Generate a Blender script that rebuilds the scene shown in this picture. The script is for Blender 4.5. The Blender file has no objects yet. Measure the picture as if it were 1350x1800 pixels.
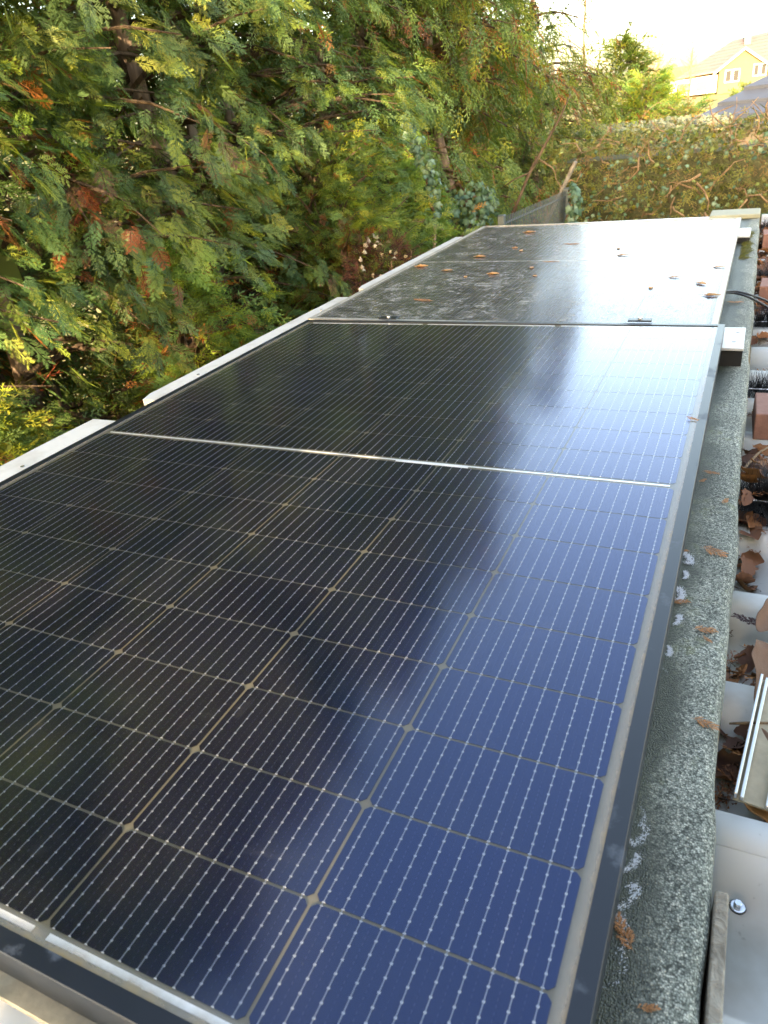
import bpy, math, random
import numpy as np
from mathutils import Matrix, Vector, Euler

# ------------------------------------------------------------------ camera, sky, sun, exposure
SC = bpy.context.scene
COL = SC.collection
CAMP = np.array([.0569, -.1739, .5096]); FPX = 1277.2
YAW, PITCH, ROLL = .4876, -.4932, -.1161
_f = np.array([-math.cos(PITCH)*math.sin(YAW), math.cos(PITCH)*math.cos(YAW), math.sin(PITCH)])
_r0 = np.cross(_f, [0, 0, 1]); _r0 /= np.linalg.norm(_r0); _u0 = np.cross(_r0, _f)
_r = _r0*math.cos(ROLL)+_u0*math.sin(ROLL); _u = -_r0*math.sin(ROLL)+_u0*math.cos(ROLL)
CR = np.stack([_r, _u, -_f], 1)
cam = bpy.data.cameras.new('camera'); camo = bpy.data.objects.new('camera', cam); COL.objects.link(camo)
mw = Matrix.Identity(4)
for i in range(3):
    for j in range(3): mw[i][j] = CR[i, j]
    mw[i][3] = CAMP[i]
camo.matrix_world = mw
cam.sensor_fit = 'VERTICAL'; cam.sensor_height = 36; cam.sensor_width = 27; cam.lens = FPX/1800*36
cam.clip_start = .02; cam.clip_end = 3000
cam.dof.use_dof = True; cam.dof.focus_distance = 1.3; cam.dof.aperture_fstop = 13.0
SC.camera = camo

SUN_EL = math.radians(17); SUN_AZ = math.radians(169)     # azimuth clockwise from +Y: low sun behind the viewer, raking along the cedar row
SUND = np.array([math.cos(SUN_EL)*math.sin(SUN_AZ), math.cos(SUN_EL)*math.cos(SUN_AZ), math.sin(SUN_EL)])
W = bpy.data.worlds.new('World'); SC.world = W; W.use_nodes = True
wn = W.node_tree.nodes; wl = W.node_tree.links
sky = wn.new('ShaderNodeTexSky'); sky.sky_type = 'NISHITA'; sky.sun_disc = False
sky.sun_elevation = SUN_EL; sky.sun_rotation = SUN_AZ
sky.air_density = 1.0; sky.dust_density = 3.5; sky.ozone_density = 1.0; sky.altitude = 100
bg = wn['Background']; bg.inputs['Strength'].default_value = .15
wl.new(sky.outputs[0], bg.inputs[0])
sl = bpy.data.lights.new('sun', 'SUN'); sl.energy = 2.0; sl.angle = math.radians(.5); sl.color = (1, .86, .64)
slo = bpy.data.objects.new('sun', sl); COL.objects.link(slo)
slo.rotation_euler = Vector(-SUND).to_track_quat('-Z', 'Y').to_euler()
SC.view_settings.view_transform = 'Standard'; SC.view_settings.look = 'None'
SC.view_settings.exposure = 3.3; SC.view_settings.gamma = 1
SC.view_settings.use_white_balance = True; SC.view_settings.white_balance_temperature = 8200; SC.view_settings.white_balance_tint = 10
SC.cycles.max_bounces = 7; SC.cycles.transparent_max_bounces = 12; SC.cycles.diffuse_bounces = 3
SC.cycles.glossy_bounces = 3; SC.cycles.transmission_bounces = 4
SC.cycles.caustics_reflective = False; SC.cycles.caustics_refractive = False
SC.cycles.use_denoising = True

def ray(x, y):
    d = CR @ np.array([(x-675)/FPX, (900-y)/FPX, -1.]); return d/np.linalg.norm(d)
def atz(x, y, z):
    d = ray(x, y); return CAMP+d*(z-CAMP[2])/d[2]
def aty(x, y, Y):
    d = ray(x, y); return CAMP+d*(Y-CAMP[1])/d[1]
def atx(x, y, X):
    d = ray(x, y); return CAMP+d*(X-CAMP[0])/d[0]
def pix(P):
    c = (np.atleast_2d(P)-CAMP) @ CR
    return np.stack([675+FPX*c[:, 0]/-c[:, 2], 900-FPX*c[:, 1]/-c[:, 2]], 1), -c[:, 2]

# ------------------------------------------------------------------ helpers
RNG = np.random.default_rng(7); random.seed(7)
def tag(o, label=None, cat=None, group=None, kind=None):
    if label: o['label'] = label
    if cat: o['category'] = cat
    if group: o['group'] = group
    if kind: o['kind'] = kind
    return o
def empty(name, loc=(0, 0, 0), rot=(0, 0, 0)):
    o = bpy.data.objects.new(name, None); COL.objects.link(o); o.location = loc; o.rotation_euler = rot
    o.empty_display_size = .05
    return o
def link(name, me, mat=None, parent=None, loc=None, rot=None, scale=None):
    o = bpy.data.objects.new(name, me); COL.objects.link(o)
    if mat and not me.materials: me.materials.append(mat)
    if parent: o.parent = parent
    if loc is not None: o.location = loc
    if rot is not None: o.rotation_euler = rot
    if scale is not None: o.scale = scale if hasattr(scale, '__len__') else (scale,)*3
    return o
def mesh_np(name, V, F, col=None, smooth=False):
    """V (n,3); F (m,k) all faces with k corners"""
    V = np.asarray(V, np.float32); F = np.asarray(F, np.int32)
    me = bpy.data.meshes.new(name); k = F.shape[1]
    me.vertices.add(len(V)); me.vertices.foreach_set('co', V.ravel())
    me.loops.add(F.size); me.loops.foreach_set('vertex_index', F.ravel())
    me.polygons.add(len(F)); me.polygons.foreach_set('loop_start', np.arange(0, F.size, k, dtype=np.int32))
    me.polygons.foreach_set('loop_total', np.full(len(F), k, np.int32))
    if smooth: me.polygons.foreach_set('use_smooth', np.ones(len(F), bool))
    me.update(calc_edges=True)
    if col is not None:
        a = me.color_attributes.new('col', 'FLOAT_COLOR', 'POINT')
        c = np.ones((len(V), 4), np.float32); c[:, :3] = col; a.data.foreach_set('color', c.ravel())
    return me
class MB:
    def __init__(s): s.v = []; s.f = []
    def quad(s, *p):
        n = len(s.v); s.v += [tuple(q) for q in p]; s.f.append(tuple(range(n, n+len(p)))); return s
    def box(s, x0, x1, y0, y1, z0, z1, b=0.0, M=None):
        if b <= 0:
            P = [(x, y, z) for z in (z0, z1) for y in (y0, y1) for x in (x0, x1)]
            F = [(0, 2, 3, 1), (4, 5, 7, 6), (0, 1, 5, 4), (2, 6, 7, 3), (0, 4, 6, 2), (1, 3, 7, 5)]
        else:
            P = []; F = []
            for sx, X in ((-1, x0), (1, x1)):
                for sy, Y in ((-1, y0), (1, y1)):
                    for sz, Z in ((-1, z0), (1, z1)):
                        P += [(X, Y-sy*b, Z-sz*b), (X-sx*b, Y, Z-sz*b), (X-sx*b, Y-sy*b, Z)]
            def i(a, c, d, k): return (a*4+c*2+d)*3+k
            for a in (0, 1):
                F.append((i(a, 0, 0, 0), i(a, 0, 1, 0), i(a, 1, 1, 0), i(a, 1, 0, 0)))
                F.append((i(0, a, 0, 1), i(0, a, 1, 1), i(1, a, 1, 1), i(1, a, 0, 1)))
                F.append((i(0, 0, a, 2), i(0, 1, a, 2), i(1, 1, a, 2), i(1, 0, a, 2)))
                for c in (0, 1):
                    F.append((i(a, c, 0, 0), i(a, c, 1, 0), i(a, c, 1, 1), i(a, c, 0, 1)))
                    F.append((i(a, 0, c, 0), i(a, 1, c, 0), i(a, 1, c, 2), i(a, 0, c, 2)))
                    F.append((i(0, a, c, 1), i(1, a, c, 1), i(1, a, c, 2), i(0, a, c, 2)))
                    for d in (0, 1): F.append((i(a, c, d, 0), i(a, c, d, 1), i(a, c, d, 2)))
        if M is not None: P = [tuple(M @ Vector(p)) for p in P]
        n = len(s.v); s.v += P; s.f += [tuple(n+k for k in f) for f in F]; return s
    def tube(s, pts, rad, n=8, cap=True):
        pts = [Vector(p) for p in pts]; rad = rad if hasattr(rad, '__len__') else [rad]*len(pts)
        base = len(s.v); ref = Vector((.3, .2, 1)).normalized()
        for k, p in enumerate(pts):
            t = (pts[min(k+1, len(pts)-1)]-pts[max(k-1, 0)])
            if t.length < 1e-9: t = Vector((0, 0, 1))
            t.normalize(); a = t.cross(ref)
            if a.length < .05: a = t.cross(Vector((1, 0, 0)))
            a.normalize(); b = t.cross(a)
            for j in range(n):
                w = 2*math.pi*j/n; s.v.append(tuple(p+(a*math.cos(w)+b*math.sin(w))*rad[k]))
        for k in range(len(pts)-1):
            for j in range(n):
                s.f.append((base+k*n+j, base+k*n+(j+1) % n, base+(k+1)*n+(j+1) % n, base+(k+1)*n+j))
        if cap:
            s.f.append(tuple(base+j for j in range(n))[::-1]); s.f.append(tuple(base+(len(pts)-1)*n+j for j in range(n)))
        return s
    def mesh(s, name, smooth=False, fix=True):
        me = bpy.data.meshes.new(name); me.from_pydata(s.v, [], s.f)
        if fix:
            import bmesh
            bm = bmesh.new(); bm.from_mesh(me); bmesh.ops.recalc_face_normals(bm, faces=bm.faces); bm.to_mesh(me); bm.free()
        if smooth: me.polygons.foreach_set('use_smooth', np.ones(len(me.polygons), bool))
        me.update(); return me
    def obj(s, name, mat, parent=None, smooth=False, **k): return link(name, s.mesh(name, smooth), mat, parent, **k)

# ------------------------------------------------------------------ materials
class NT:
    """tiny node-tree writer"""
    def __init__(s, name):
        s.m = bpy.data.materials.new(name); s.m.use_nodes = True; s.t = s.m.node_tree; s.n = s.t.nodes; s.l = s.t.links
        s.n.clear(); s.out = s.n.new('ShaderNodeOutputMaterial')
    def node(s, ty, props=None, **inp):
        n = s.n.new('ShaderNode'+ty)
        for k, v in (props or {}).items(): setattr(n, k, v)
        for k, v in inp.items():
            key = int(k[1:]) if k[0] == 'i' and k[1:].isdigit() else k.replace('_', ' ')
            s.set(n.inputs[key], v)
        return n
    def set(s, i, v):
        if isinstance(v, bpy.types.NodeSocket): s.l.new(v, i)
        elif isinstance(v, bpy.types.Node): s.l.new(v.outputs[0], i)
        elif hasattr(v, '__len__') and len(v) == 3 and i.type == 'RGBA': i.default_value = (*v, 1)
        else: i.default_value = v
    def math(s, op, a, b=0., c=None, clamp=False):
        n = s.n.new('ShaderNodeMath'); n.operation = op; n.use_clamp = clamp; s.set(n.inputs[0], a); s.set(n.inputs[1], b)
        if c is not None: s.set(n.inputs[2], c)
        return n.outputs[0]
    def mix(s, f, a, b, mode='MIX'):
        n = s.n.new('ShaderNodeMix'); n.data_type = 'RGBA'; n.blend_type = mode; s.set(n.inputs[0], f); s.set(n.inputs[6], a); s.set(n.inputs[7], b)
        return n.outputs[2]
    def co(s, which='Object'): return s.node('TexCoord').outputs[which]
    def noise(s, scale, detail=4, rough=.55, vec=None, dist=0.):
        n = s.node('TexNoise', Scale=scale, Detail=detail, Roughness=rough, Distortion=dist); s.set(n.inputs['Vector'], vec if vec is not None else s.co()); return n.outputs[0]
    def ramp(s, f, *st):
        n = s.n.new('ShaderNodeValToRGB'); s.set(n.inputs[0], f); e = n.color_ramp.elements
        while len(e) < len(st): e.new(.5)
        for k, (p, c) in enumerate(st):
            e[k].position = p; e[k].color = (*c, 1) if hasattr(c, '__len__') else (c, c, c, 1)
        return n.outputs[0]
    def bump(s, h, strength=.3, dist=.01): return s.node('Bump', Strength=strength, Distance=dist, Height=h).outputs[0]
    def bsdf(s, color, rough=.6, metal=0., spec=.5, normal=None, **k):
        n = s.node('BsdfPrincipled'); s.set(n.inputs['Base Color'], color); s.set(n.inputs['Roughness'], rough); s.set(n.inputs['Metallic'], metal)
        s.set(n.inputs['Specular IOR Level'], spec)
        if normal is not None: s.set(n.inputs['Normal'], normal)
        return n.outputs[0]
    def done(s, sh): s.set(s.out.inputs['Surface'], sh); return s.m
def plain(name, c, rough=.6, metal=0., var=.25, scale=30, bump=.15, bd=.002, spec=.5):
    t = NT(name); n = t.noise(scale, 5, .6); n2 = t.noise(scale*.17, 3)
    f = t.math('MULTIPLY', n, n2); f = t.math('MULTIPLY', f, 4*var, clamp=False)
    k = t.math('ADD', f, 1-var)
    cc = t.mix(1., c, t.node('CombineColor', i0=k, i1=k, i2=k).outputs[0], 'MULTIPLY')
    return t.done(t.bsdf(cc, rough, metal, spec, t.bump(n, bump, bd)))

MAT = {}
# foliage: colour from the leaf's own attribute
def foliage(name, rough=.5, spec=.35, trans=.42, attr=True, color=None, var=.3):
    t = NT(name)
    if attr: c = t.node('Attribute', {'attribute_name': 'col'}).outputs['Color']
    else: c = color
    r = t.node('ObjectInfo').outputs['Random']
    h = t.node('HueSaturation', Hue=t.math('ADD', t.math('MULTIPLY', r, .03), .485), Saturation=1., Value=t.math('ADD', t.math('MULTIPLY', r, var), 1-var/2), Color=c).outputs[0]
    b = t.bsdf(h, rough, 0, spec)
    tr = t.node('BsdfTranslucent', Color=t.mix(1., h, (1.25, 1.15, .5), 'MULTIPLY')).outputs[0]
    mx = t.node('MixShader', Fac=trans, i1=b, i2=tr)
    return t.done(mx)
MAT['foliage'] = foliage('foliage')
MAT['ivy'] = foliage('ivy_leaf', rough=.5, spec=.4, trans=.2)
MAT['dead'] = foliage('dead_foliage', rough=.75, spec=.15, trans=.15)
def bark(name, a, b, sc=9):
    t = NT(name); co = t.node('Mapping', Vector=t.co()); co.inputs['Scale'].default_value = (1, 1, .16)
    n = t.noise(sc*3.2, 6, .65, co.outputs[0], .6); n2 = t.noise(sc*.5, 3)
    c = t.ramp(t.math('ADD', t.math('MULTIPLY', n, .7), t.math('MULTIPLY', n2, .3)), (.32, a), (.62, b))
    return t.done(t.bsdf(c, .85, 0, .2, t.bump(n, .8, .012)))
MAT['bark'] = bark('bark', (.09, .06, .042), (.38, .27, .20))
MAT['bark_grey'] = bark('bark_grey', (.12, .09, .07), (.42, .34, .28))
MAT['twig'] = bark('twig', (.10, .06, .035), (.34, .23, .14), 30)
MAT['limb'] = bark('limb', (.035, .024, .016), (.15, .10, .065), 25)

def m_cell():
    t = NT('solar_cell'); co = t.co(); s = t.node('SeparateXYZ', Vector=co)
    X, Y = s.outputs[0], s.outputs[1]
    bx = .182/11
    fx = t.math('MULTIPLY', t.math('SUBTRACT', t.math('FRACT', t.math('ADD', t.math('DIVIDE', X, bx), .5)), .5), bx)
    fy = t.math('MULTIPLY', t.math('SUBTRACT', t.math('FRACT', t.math('DIVIDE', Y, .0101)), .5), .0101)
    d = t.math('SQRT', t.math('ADD', t.math('MULTIPLY', fx, fx), t.math('MULTIPLY', fy, fy)))
    ay = t.math('ABSOLUTE', Y)
    endp = t.math('GREATER_THAN', ay, .0395)
    r = t.math('ADD', t.math('MULTIPLY', endp, .0004), .00105)
    dot = t.math('LESS_THAN', d, r)
    # faint test dots half way between the wires
    gx = t.math('MULTIPLY', t.math('SUBTRACT', t.math('FRACT', t.math('DIVIDE', X, bx)), .5), bx)
    gy = t.math('MULTIPLY', t.math('SUBTRACT', t.math('FRACT', t.math('DIVIDE', Y, .0046)), .5), .0046)
    faint = t.math('MULTIPLY', t.math('LESS_THAN', t.math('ABSOLUTE', gx), .0003), t.math('LESS_THAN', t.math('ABSOLUTE', gy), .0011))
    fing = t.math('LESS_THAN', t.math('FRACT', t.math('DIVIDE', Y, .0013)), .10)
    rnd = t.node('ObjectInfo').outputs['Random']
    n = t.noise(9, 3)
    base = t.mix(rnd, (.0035, .004, .009), (.006, .0045, .007))
    base = t.mix(t.math('MULTIPLY', fing, .3), base, (.014, .018, .032))
    base = t.mix(t.math('MULTIPLY', faint, .5), base, (.04, .04, .05))
    base = t.mix(dot, base, (.42, .42, .42))
    gl = t.mix(t.math('ADD', t.math('MULTIPLY', rnd, .5), t.math('MULTIPLY', n, .5)), (.001, .0155, .068), (.002, .018, .060))
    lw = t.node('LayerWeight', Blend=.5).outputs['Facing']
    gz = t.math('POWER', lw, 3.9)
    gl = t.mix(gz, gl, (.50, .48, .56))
    dif = t.node('BsdfDiffuse', Color=base).outputs[0]
    g = t.node('BsdfGlossy', Color=t.mix(dot, gl, (.1, .1, .1)), Roughness=.22).outputs[0]
    return t.done(t.node('AddShader', i0=dif, i1=g))
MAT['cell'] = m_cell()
MAT['wire'] = plain('tinned_wire', (.20, .21, .24), .35, .5, .1, 400, 0)
MAT['ribbon'] = plain('tinned_ribbon', (.80, .81, .82), .35, .35, .1, 200, .05)
MAT['white_paint_bright'] = plain('white_strip', (.85, .85, .85), .5, 0, .05, 50, 0)
def m_backsheet():
    t = NT('backsheet'); n = t.noise(6, 4)
    return t.done(t.bsdf(t.mix(n, (.075, .064, .042), (.14, .116, .07)), .6))
MAT['backsheet'] = m_backsheet()
def m_glass(name, rough, dust_lo, dust_hi, dirty):
    t = NT(name); co = t.co()
    s = t.node('SeparateXYZ', Vector=co); X, Y = s.outputs[0], s.outputs[1]
    if dirty:
        mp = t.node('Mapping', Vector=co); mp.inputs['Scale'].default_value = (1, 1.15, 1)
        n = t.noise(17, 7, .74, mp.outputs[0], .6); n2 = t.noise(3.2, 4, .6, mp.outputs[0]); n3 = t.noise(52, 5, .75, mp.outputs[0])
        f = t.math('ADD', t.math('MULTIPLY', n, .45), t.math('ADD', t.math('MULTIPLY', n2, .15), t.math('MULTIPLY', n3, .40)))
        d = t.ramp(f, (.45, dust_lo*.15), (.505, dust_lo*.7), (.545, dust_hi*.9), (.61, dust_hi*1.8))
    else:
        n = t.noise(4, 5, .65, co, .8); n2 = t.noise(60, 4, .7, co)
        spk = t.math('GREATER_THAN', t.noise(420, 2, .5, co), .775)
        d = t.math('ADD', t.ramp(n, (.42, dust_lo), (.62, dust_hi)), t.math('ADD', t.math('MULTIPLY', t.math('MULTIPLY', spk, n2), .35), t.ramp(t.noise(7, 6, .75, co, 1.5), (.60, 0), (.74, .035))))
    # grime creeping in from the frame
    def edge(a, w): return t.math('SUBTRACT', 1., t.math('DIVIDE', a, w), clamp=True)
    e = t.math('MAXIMUM', edge(t.math('SUBTRACT', .0105, X), .0125), edge(t.math('ADD', Y, .0125), .014))
    e = t.math('MAXIMUM', e, edge(t.math('ADD', X, 1.1115), .012))
    en = t.math('MULTIPLY', e, t.math('ADD', t.math('MULTIPLY', t.noise(35, 4, .6, co), 1.5), .1), clamp=True)
    d = t.math('MAXIMUM', d, t.math('MULTIPLY', en, .85))
    dc = t.mix(en, (.30, .28, .25) if dirty else (.42, .42, .42), (.34, .24, .13))
    fr = t.node('Fresnel', IOR=1.46).outputs[0]
    g = t.node('BsdfGlossy', Color=(.72, .73, .76) if dirty else (.88, .88, .9), Roughness=rough).outputs[0]
    m = t.node('MixShader', Fac=d, i1=t.node('BsdfTransparent').outputs[0], i2=t.node('BsdfDiffuse', Color=dc).outputs[0]).outputs[0]
    mm = t.node('MixShader', Fac=fr, i1=m, i2=g).outputs[0]
    if dirty: mm = t.node('MixShader', Fac=t.math('ADD', t.math('MULTIPLY', d, .50), .05, clamp=True), i1=mm, i2=t.node('BsdfDiffuse', Color=(.36, .355, .345)).outputs[0]).outputs[0]
    # the sheet is thin: all of its reflection is put on the upper face
    return t.done(t.node('MixShader', Fac=t.node('NewGeometry').outputs['Backfacing'], i1=mm, i2=t.node('BsdfTransparent').outputs[0]))
MAT['glass'] = m_glass('solar_glass', .115, .002, .009, False)
MAT['glass_dirty'] = m_glass('dusty_solar_glass', .16, .12, .40, True)
def m_frame():
    t = NT('anodised_frame'); n = t.noise(7, 4, .6); n2 = t.noise(55, 5, .65)
    k = t.ramp(t.math('ADD', t.math('MULTIPLY', n, .75), t.math('MULTIPLY', n2, .25)), (.56, 0), (.60, 1))
    c = t.mix(t.math('MULTIPLY', k, .22), (.006, .009, .016), (.20, .23, .28))
    r = t.math('ADD', t.math('MULTIPLY', k, .2), .34)
    return t.done(t.bsdf(c, r, .0, .45, t.bump(n2, .05, .001)))
MAT['frame'] = m_frame()
MAT['frame_old'] = plain('old_silver_frame', (.40, .375, .33), .42, .35, .5, 38, .15)
MAT['frame_flange'] = plain('frame_flange', (.30, .26, .19), .45, .5, .5, 60, .3)
def m_white(name, c=(.80, .80, .78), stain=(.42, .37, .26), amt=.35, sc=7):
    t = NT(name); n = t.noise(sc, 5, .62); n2 = t.noise(sc*14, 4, .6)
    k = t.ramp(n, (.48, 0), (.72, amt)); sp = t.ramp(n2, (.66, 0), (.74, .5))
    cc = t.mix(k, c, stain); cc = t.mix(t.math('MULTIPLY', sp, amt), cc, (.18, .16, .13))
    return t.done(t.bsdf(cc, .42, 0, .5, t.bump(n2, .04, .002)))
MAT['white_sheet'] = m_white('white_coated_sheet', (.86, .86, .85), (.40, .33, .22), .5, 6)
MAT['white_alu'] = m_white('white_aluminium', (.60, .60, .585), (.36, .34, .29), .5, 14)
MAT['white_plain'] = m_white('white_membrane', (.8, .79, .76), (.6, .57, .5), .2, 5)
MAT['rubber'] = plain('black_rubber', (.012, .012, .012), .8, 0, .3, 90, .3)
MAT['alu'] = plain('aluminium', (.62, .63, .64), .3, .9, .25, 50, .08)
MAT['alu_dull'] = plain('dull_aluminium', (.26, .25, .22), .65, .3, .35, 40, .2)
MAT['zinc'] = plain('zinc_screw', (.55, .58, .62), .25, .95, .2, 200, .1)
MAT['cable'] = plain('cable_sheath', (.012, .013, .016), .35, 0, .2, 80, .05)
MAT['wood_grey'] = bark('weathered_wood', (.12, .10, .08), (.36, .32, .26), 20)
def m_felt():
    t = NT('mineral_felt'); co = t.co()
    v = t.node('TexVoronoi', Scale=600., Randomness=1.); t.set(v.inputs['Vector'], co)
    v2 = t.node('TexVoronoi', Scale=300., Randomness=1.); t.set(v2.inputs['Vector'], co)
    n = t.noise(11, 5, .6); nn = t.noise(70, 4)
    rr = t.node('SeparateColor', Color=v.outputs['Color']).outputs[0]; r2 = t.node('SeparateColor', Color=v2.outputs['Color']).outputs[1]
    g = t.ramp(t.math('ADD', t.math('MULTIPLY', rr, .6), t.math('MULTIPLY', r2, .4)), (.12, (.04, .047, .039)), (.38, (.20, .22, .19)), (.66, (.37, .39, .34)), (.92, (.66, .65, .56)))
    g = t.mix(t.ramp(v.outputs['Distance'], (.35, 0), (.75, .8)), g, (.03, .035, .03))
    s = t.node('SeparateXYZ', Vector=co)
    # wet, algae-darkened band along the panel frame
    wet = t.math('SUBTRACT', 1., t.math('DIVIDE', t.math('ADD', t.math('SUBTRACT', s.outputs[0], .029), t.math('MULTIPLY', t.math('SUBTRACT', n, .5), .075)), .026), clamp=True)
    g = t.mix(t.math('MULTIPLY', wet, .95), g, t.mix(rr, (.008, .012, .007), (.05, .06, .035)))
    mo = t.ramp(t.math('MULTIPLY', nn, n), (.30, 0), (.42, .45))
    g = t.mix(mo, g, (.16, .17, .07))
    big = t.ramp(t.noise(5.5, 5, .65), (.38, (.72, .72, .70)), (.62, (1.18, 1.18, 1.16))); g = t.mix(1., g, big, 'MULTIPLY')
    h = t.math('SUBTRACT', t.math('MULTIPLY', rr, .6), v.outputs['Distance'])
    return t.done(t.bsdf(g, t.math('SUBTRACT', .8, t.math('MULTIPLY', wet, .35)), 0, .5, t.bump(h, .7, .0013)))
MAT['felt'] = m_felt()
def m_frost():
    t = NT('frost'); n = t.noise(260, 5, .7)
    return t.done(t.bsdf(t.mix(n, (.62, .65, .70), (.86, .88, .92)), .7, 0, .4, t.bump(n, .8, .002)))
MAT['frost'] = m_frost()
def m_brick():
    t = NT('brick'); n = t.noise(40, 5, .6); n2 = t.noise(260, 3)
    return t.done(t.bsdf(t.mix(n, (.17, .075, .055), (.33, .18, .14)), .8, 0, .3, t.bump(n2, .5, .002)))
MAT['brick'] = m_brick()
MAT['bristle'] = plain('brush_bristle', (.010, .010, .012), .45, 0, .2, 40, 0)
def m_leaf(name, a, b, rough=.6):
    t = NT(name); n = t.noise(55, 5, .6); n2 = t.noise(240, 3)
    r = t.node('ObjectInfo').outputs['Random']
    c = t.mix(n, a, b); c = t.mix(t.math('MULTIPLY', r, .3), c, (.16, .08, .05))
    bs = t.bsdf(c, rough, 0, .35, t.bump(n2, .4, .002))
    return t.done(t.node('MixShader', Fac=.15, i1=bs, i2=t.node('BsdfTranslucent', Color=c).outputs[0]))
MAT['sprig'] = m_leaf('dry_sprig', (.52, .20, .07), (.72, .35, .15), .75)
MAT['dry_leaf'] = m_leaf('dry_leaf', (.13, .065, .04), (.27, .15, .09))
MAT['orange_leaf'] = m_leaf('orange_leaf', (.68, .30, .09), (.82, .46, .18))
MAT['purple_sprig'] = m_leaf('purple_sprig', (.06, .035, .04), (.14, .08, .085), .8)
MAT['fence'] = plain('fence_grey', (.10, .125, .14), .4, .5, .2, 60, .05)
def m_ground():
    t = NT('lawn_and_soil'); n = t.noise(.35, 6, .6); n2 = t.noise(4, 5, .65)
    c = t.mix(n2, (.10, .11, .03), (.23, .20, .07)); c = t.mix(t.ramp(n, (.45, 0), (.65, 1)), c, (.26, .21, .09))
    return t.done(t.bsdf(c, .9, 0, .2, t.bump(n2, .5, .1)))
MAT['ground'] = m_ground()
MAT['render_yellow'] = plain('yellow_render', (.145, .115, .055), .85, 0, .15, 3, .1)
MAT['white_paint'] = plain('white_paint', (.40, .39, .37), .5, 0, .1, 8, .03)
MAT['pane'] = plain('window_pane', (.035, .035, .035), .5, 0, .1, 5, 0, spec=.08)
def m_tile(name, a, b):
    t = NT(name); n = t.noise(5, 5, .6)
    return t.done(t.bsdf(t.mix(n, a, b), .55, 0, .4, t.bump(n, .3, .01)))
MAT['tile_mauve'] = m_tile('mauve_roof_tile', (.085, .07, .074), (.125, .105, .105))
MAT['tile_blue'] = m_tile('slate_roof_tile', (.028, .034, .05), (.05, .058, .08))
MAT['tile_orange'] = m_tile('orange_roof_tile', (.16, .11, .08), (.20, .14, .10))
MAT['wall_grey'] = plain('wall_render', (.45, .43, .40), .85, 0, .2, 4, .2)

ORD = ('first', 'second', 'third', 'fourth', 'fifth', 'sixth', 'seventh', 'eighth', 'ninth', 'tenth', 'eleventh', 'twelfth', 'thirteenth', 'fourteenth', 'fifteenth', 'sixteenth', 'seventeenth', 'eighteenth', 'nineteenth', 'twentieth')
# ------------------------------------------------------------------ ground
def ground():
    ys = np.concatenate([np.linspace(-40, 40, 41), np.linspace(44, 320, 60), np.array([500, 900, 1600])])
    xs = np.concatenate([[-1600, -700, -300], np.linspace(-120, 120, 49), [300, 700, 1600]])
    X, Y = np.meshgrid(xs, ys)
    def sm(a, b, v): k = np.clip((v-a)/(b-a), 0, 1); return k*k*(3-2*k)
    Z = -2.5+1.0*sm(18, 130, Y)+7.0*sm(165, 300, Y)+.12*np.sin(X*.21+Y*.13)*sm(10, 40, Y)
    n, m = X.shape; I = np.arange(n*m).reshape(n, m)
    F = np.stack([I[:-1, :-1], I[:-1, 1:], I[1:, 1:], I[1:, :-1]], -1).reshape(-1, 4)
    o = link('ground', mesh_np('ground', np.stack([X, Y, Z], -1).reshape(-1, 3), F, smooth=True), MAT['ground'])
    o['kind'] = 'structure'
ground()

# ------------------------------------------------------------------ shed that carries the panels
ZF = -.080
def shed():
    g = empty('shed', (-.58, 2., -2.5)); tag(g, 'low flat-roofed shed under the two solar panels, edged with green mineral felt', 'shed')
    def P(mb, name, mat, **k):
        mb.v = [(x+.58, y-2., z+2.5) for x, y, z in mb.v]; return mb.obj(name, mat, g, **k)
    for nm, b in (('wall', (-1.20, -1.10, -.55, 4.0)), ('wall', (-.02, .075, -.55, 4.0))):
        P(MB().box(b[0], b[1], b[2], b[3], -2.5, -.21), nm, MAT['wall_grey'])
    P(MB().box(-1.10, -.02, -.55, -.45, -2.5, -.21), 'wall', MAT['wall_grey'])
    P(MB().box(-1.10, -.02, 3.9, 4.0, -2.5, -.21), 'wall', MAT['wall_grey'])
    P(MB().box(-1.16, -.0505, -.60, 4.05, -.20, -.088), 'roof_deck', MAT['white_plain'])
    # felt: a sheet folded over the right-hand edge of the roof, edge a little wavy
    ys = np.linspace(-.59, 4.06, 300); prof = [(-.05, 0.), (.0, .0), (.05, .0), (.076, -.0005), (.084, -.003), (.0885, -.009), (.090, -.018), (.091, -.06), (.091, -.115)]
    V = []
    for k, y in enumerate(ys):
        w = .0022*math.sin(y*9.3)+.0016*math.sin(y*23+1)+.0008*math.sin(y*61)-.003*max(0, y-.6)*.9
        zz = .0012*math.sin(y*5.1)+.0006*math.sin(y*17.)
        for (x, z) in prof: V.append((x+w*(x > .04), y, ZF+z+zz))
    m = len(prof); I = np.arange(len(ys)*m).reshape(-1, m)
    F = np.stack([I[:-1, :-1], I[:-1, 1:], I[1:, 1:], I[1:, :-1]], -1).reshape(-1, 4)
    V = np.array(V)+np.array([.58, -2., 2.5])
    o = link('felt_edge', mesh_np('felt_edge', V, F, smooth=True), MAT['felt'], g)
    # granule texture wants unshifted coordinates: move the mesh back and the object instead
    o.data.transform(Matrix.Translation((-.58, 2., -2.5))); o.location = (.58, -2., 2.5)
    o['label'] = 'grey green mineral felt strip along the roof edge'
    # pale timber upstand closing the far end
    c = MB().box(-.14, .080, 3.86, 4.05, -.079, -.058, .004); P(c, 'end_board', plain('pale_end_board', (.30, .29, .20), .7, 0, .2, 20, .2))
    P(MB().box(.0935, .1045, -.55, .268, -.22, -.084, .0015), 'edge_trim', MAT['wood_grey'])
shed()

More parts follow.
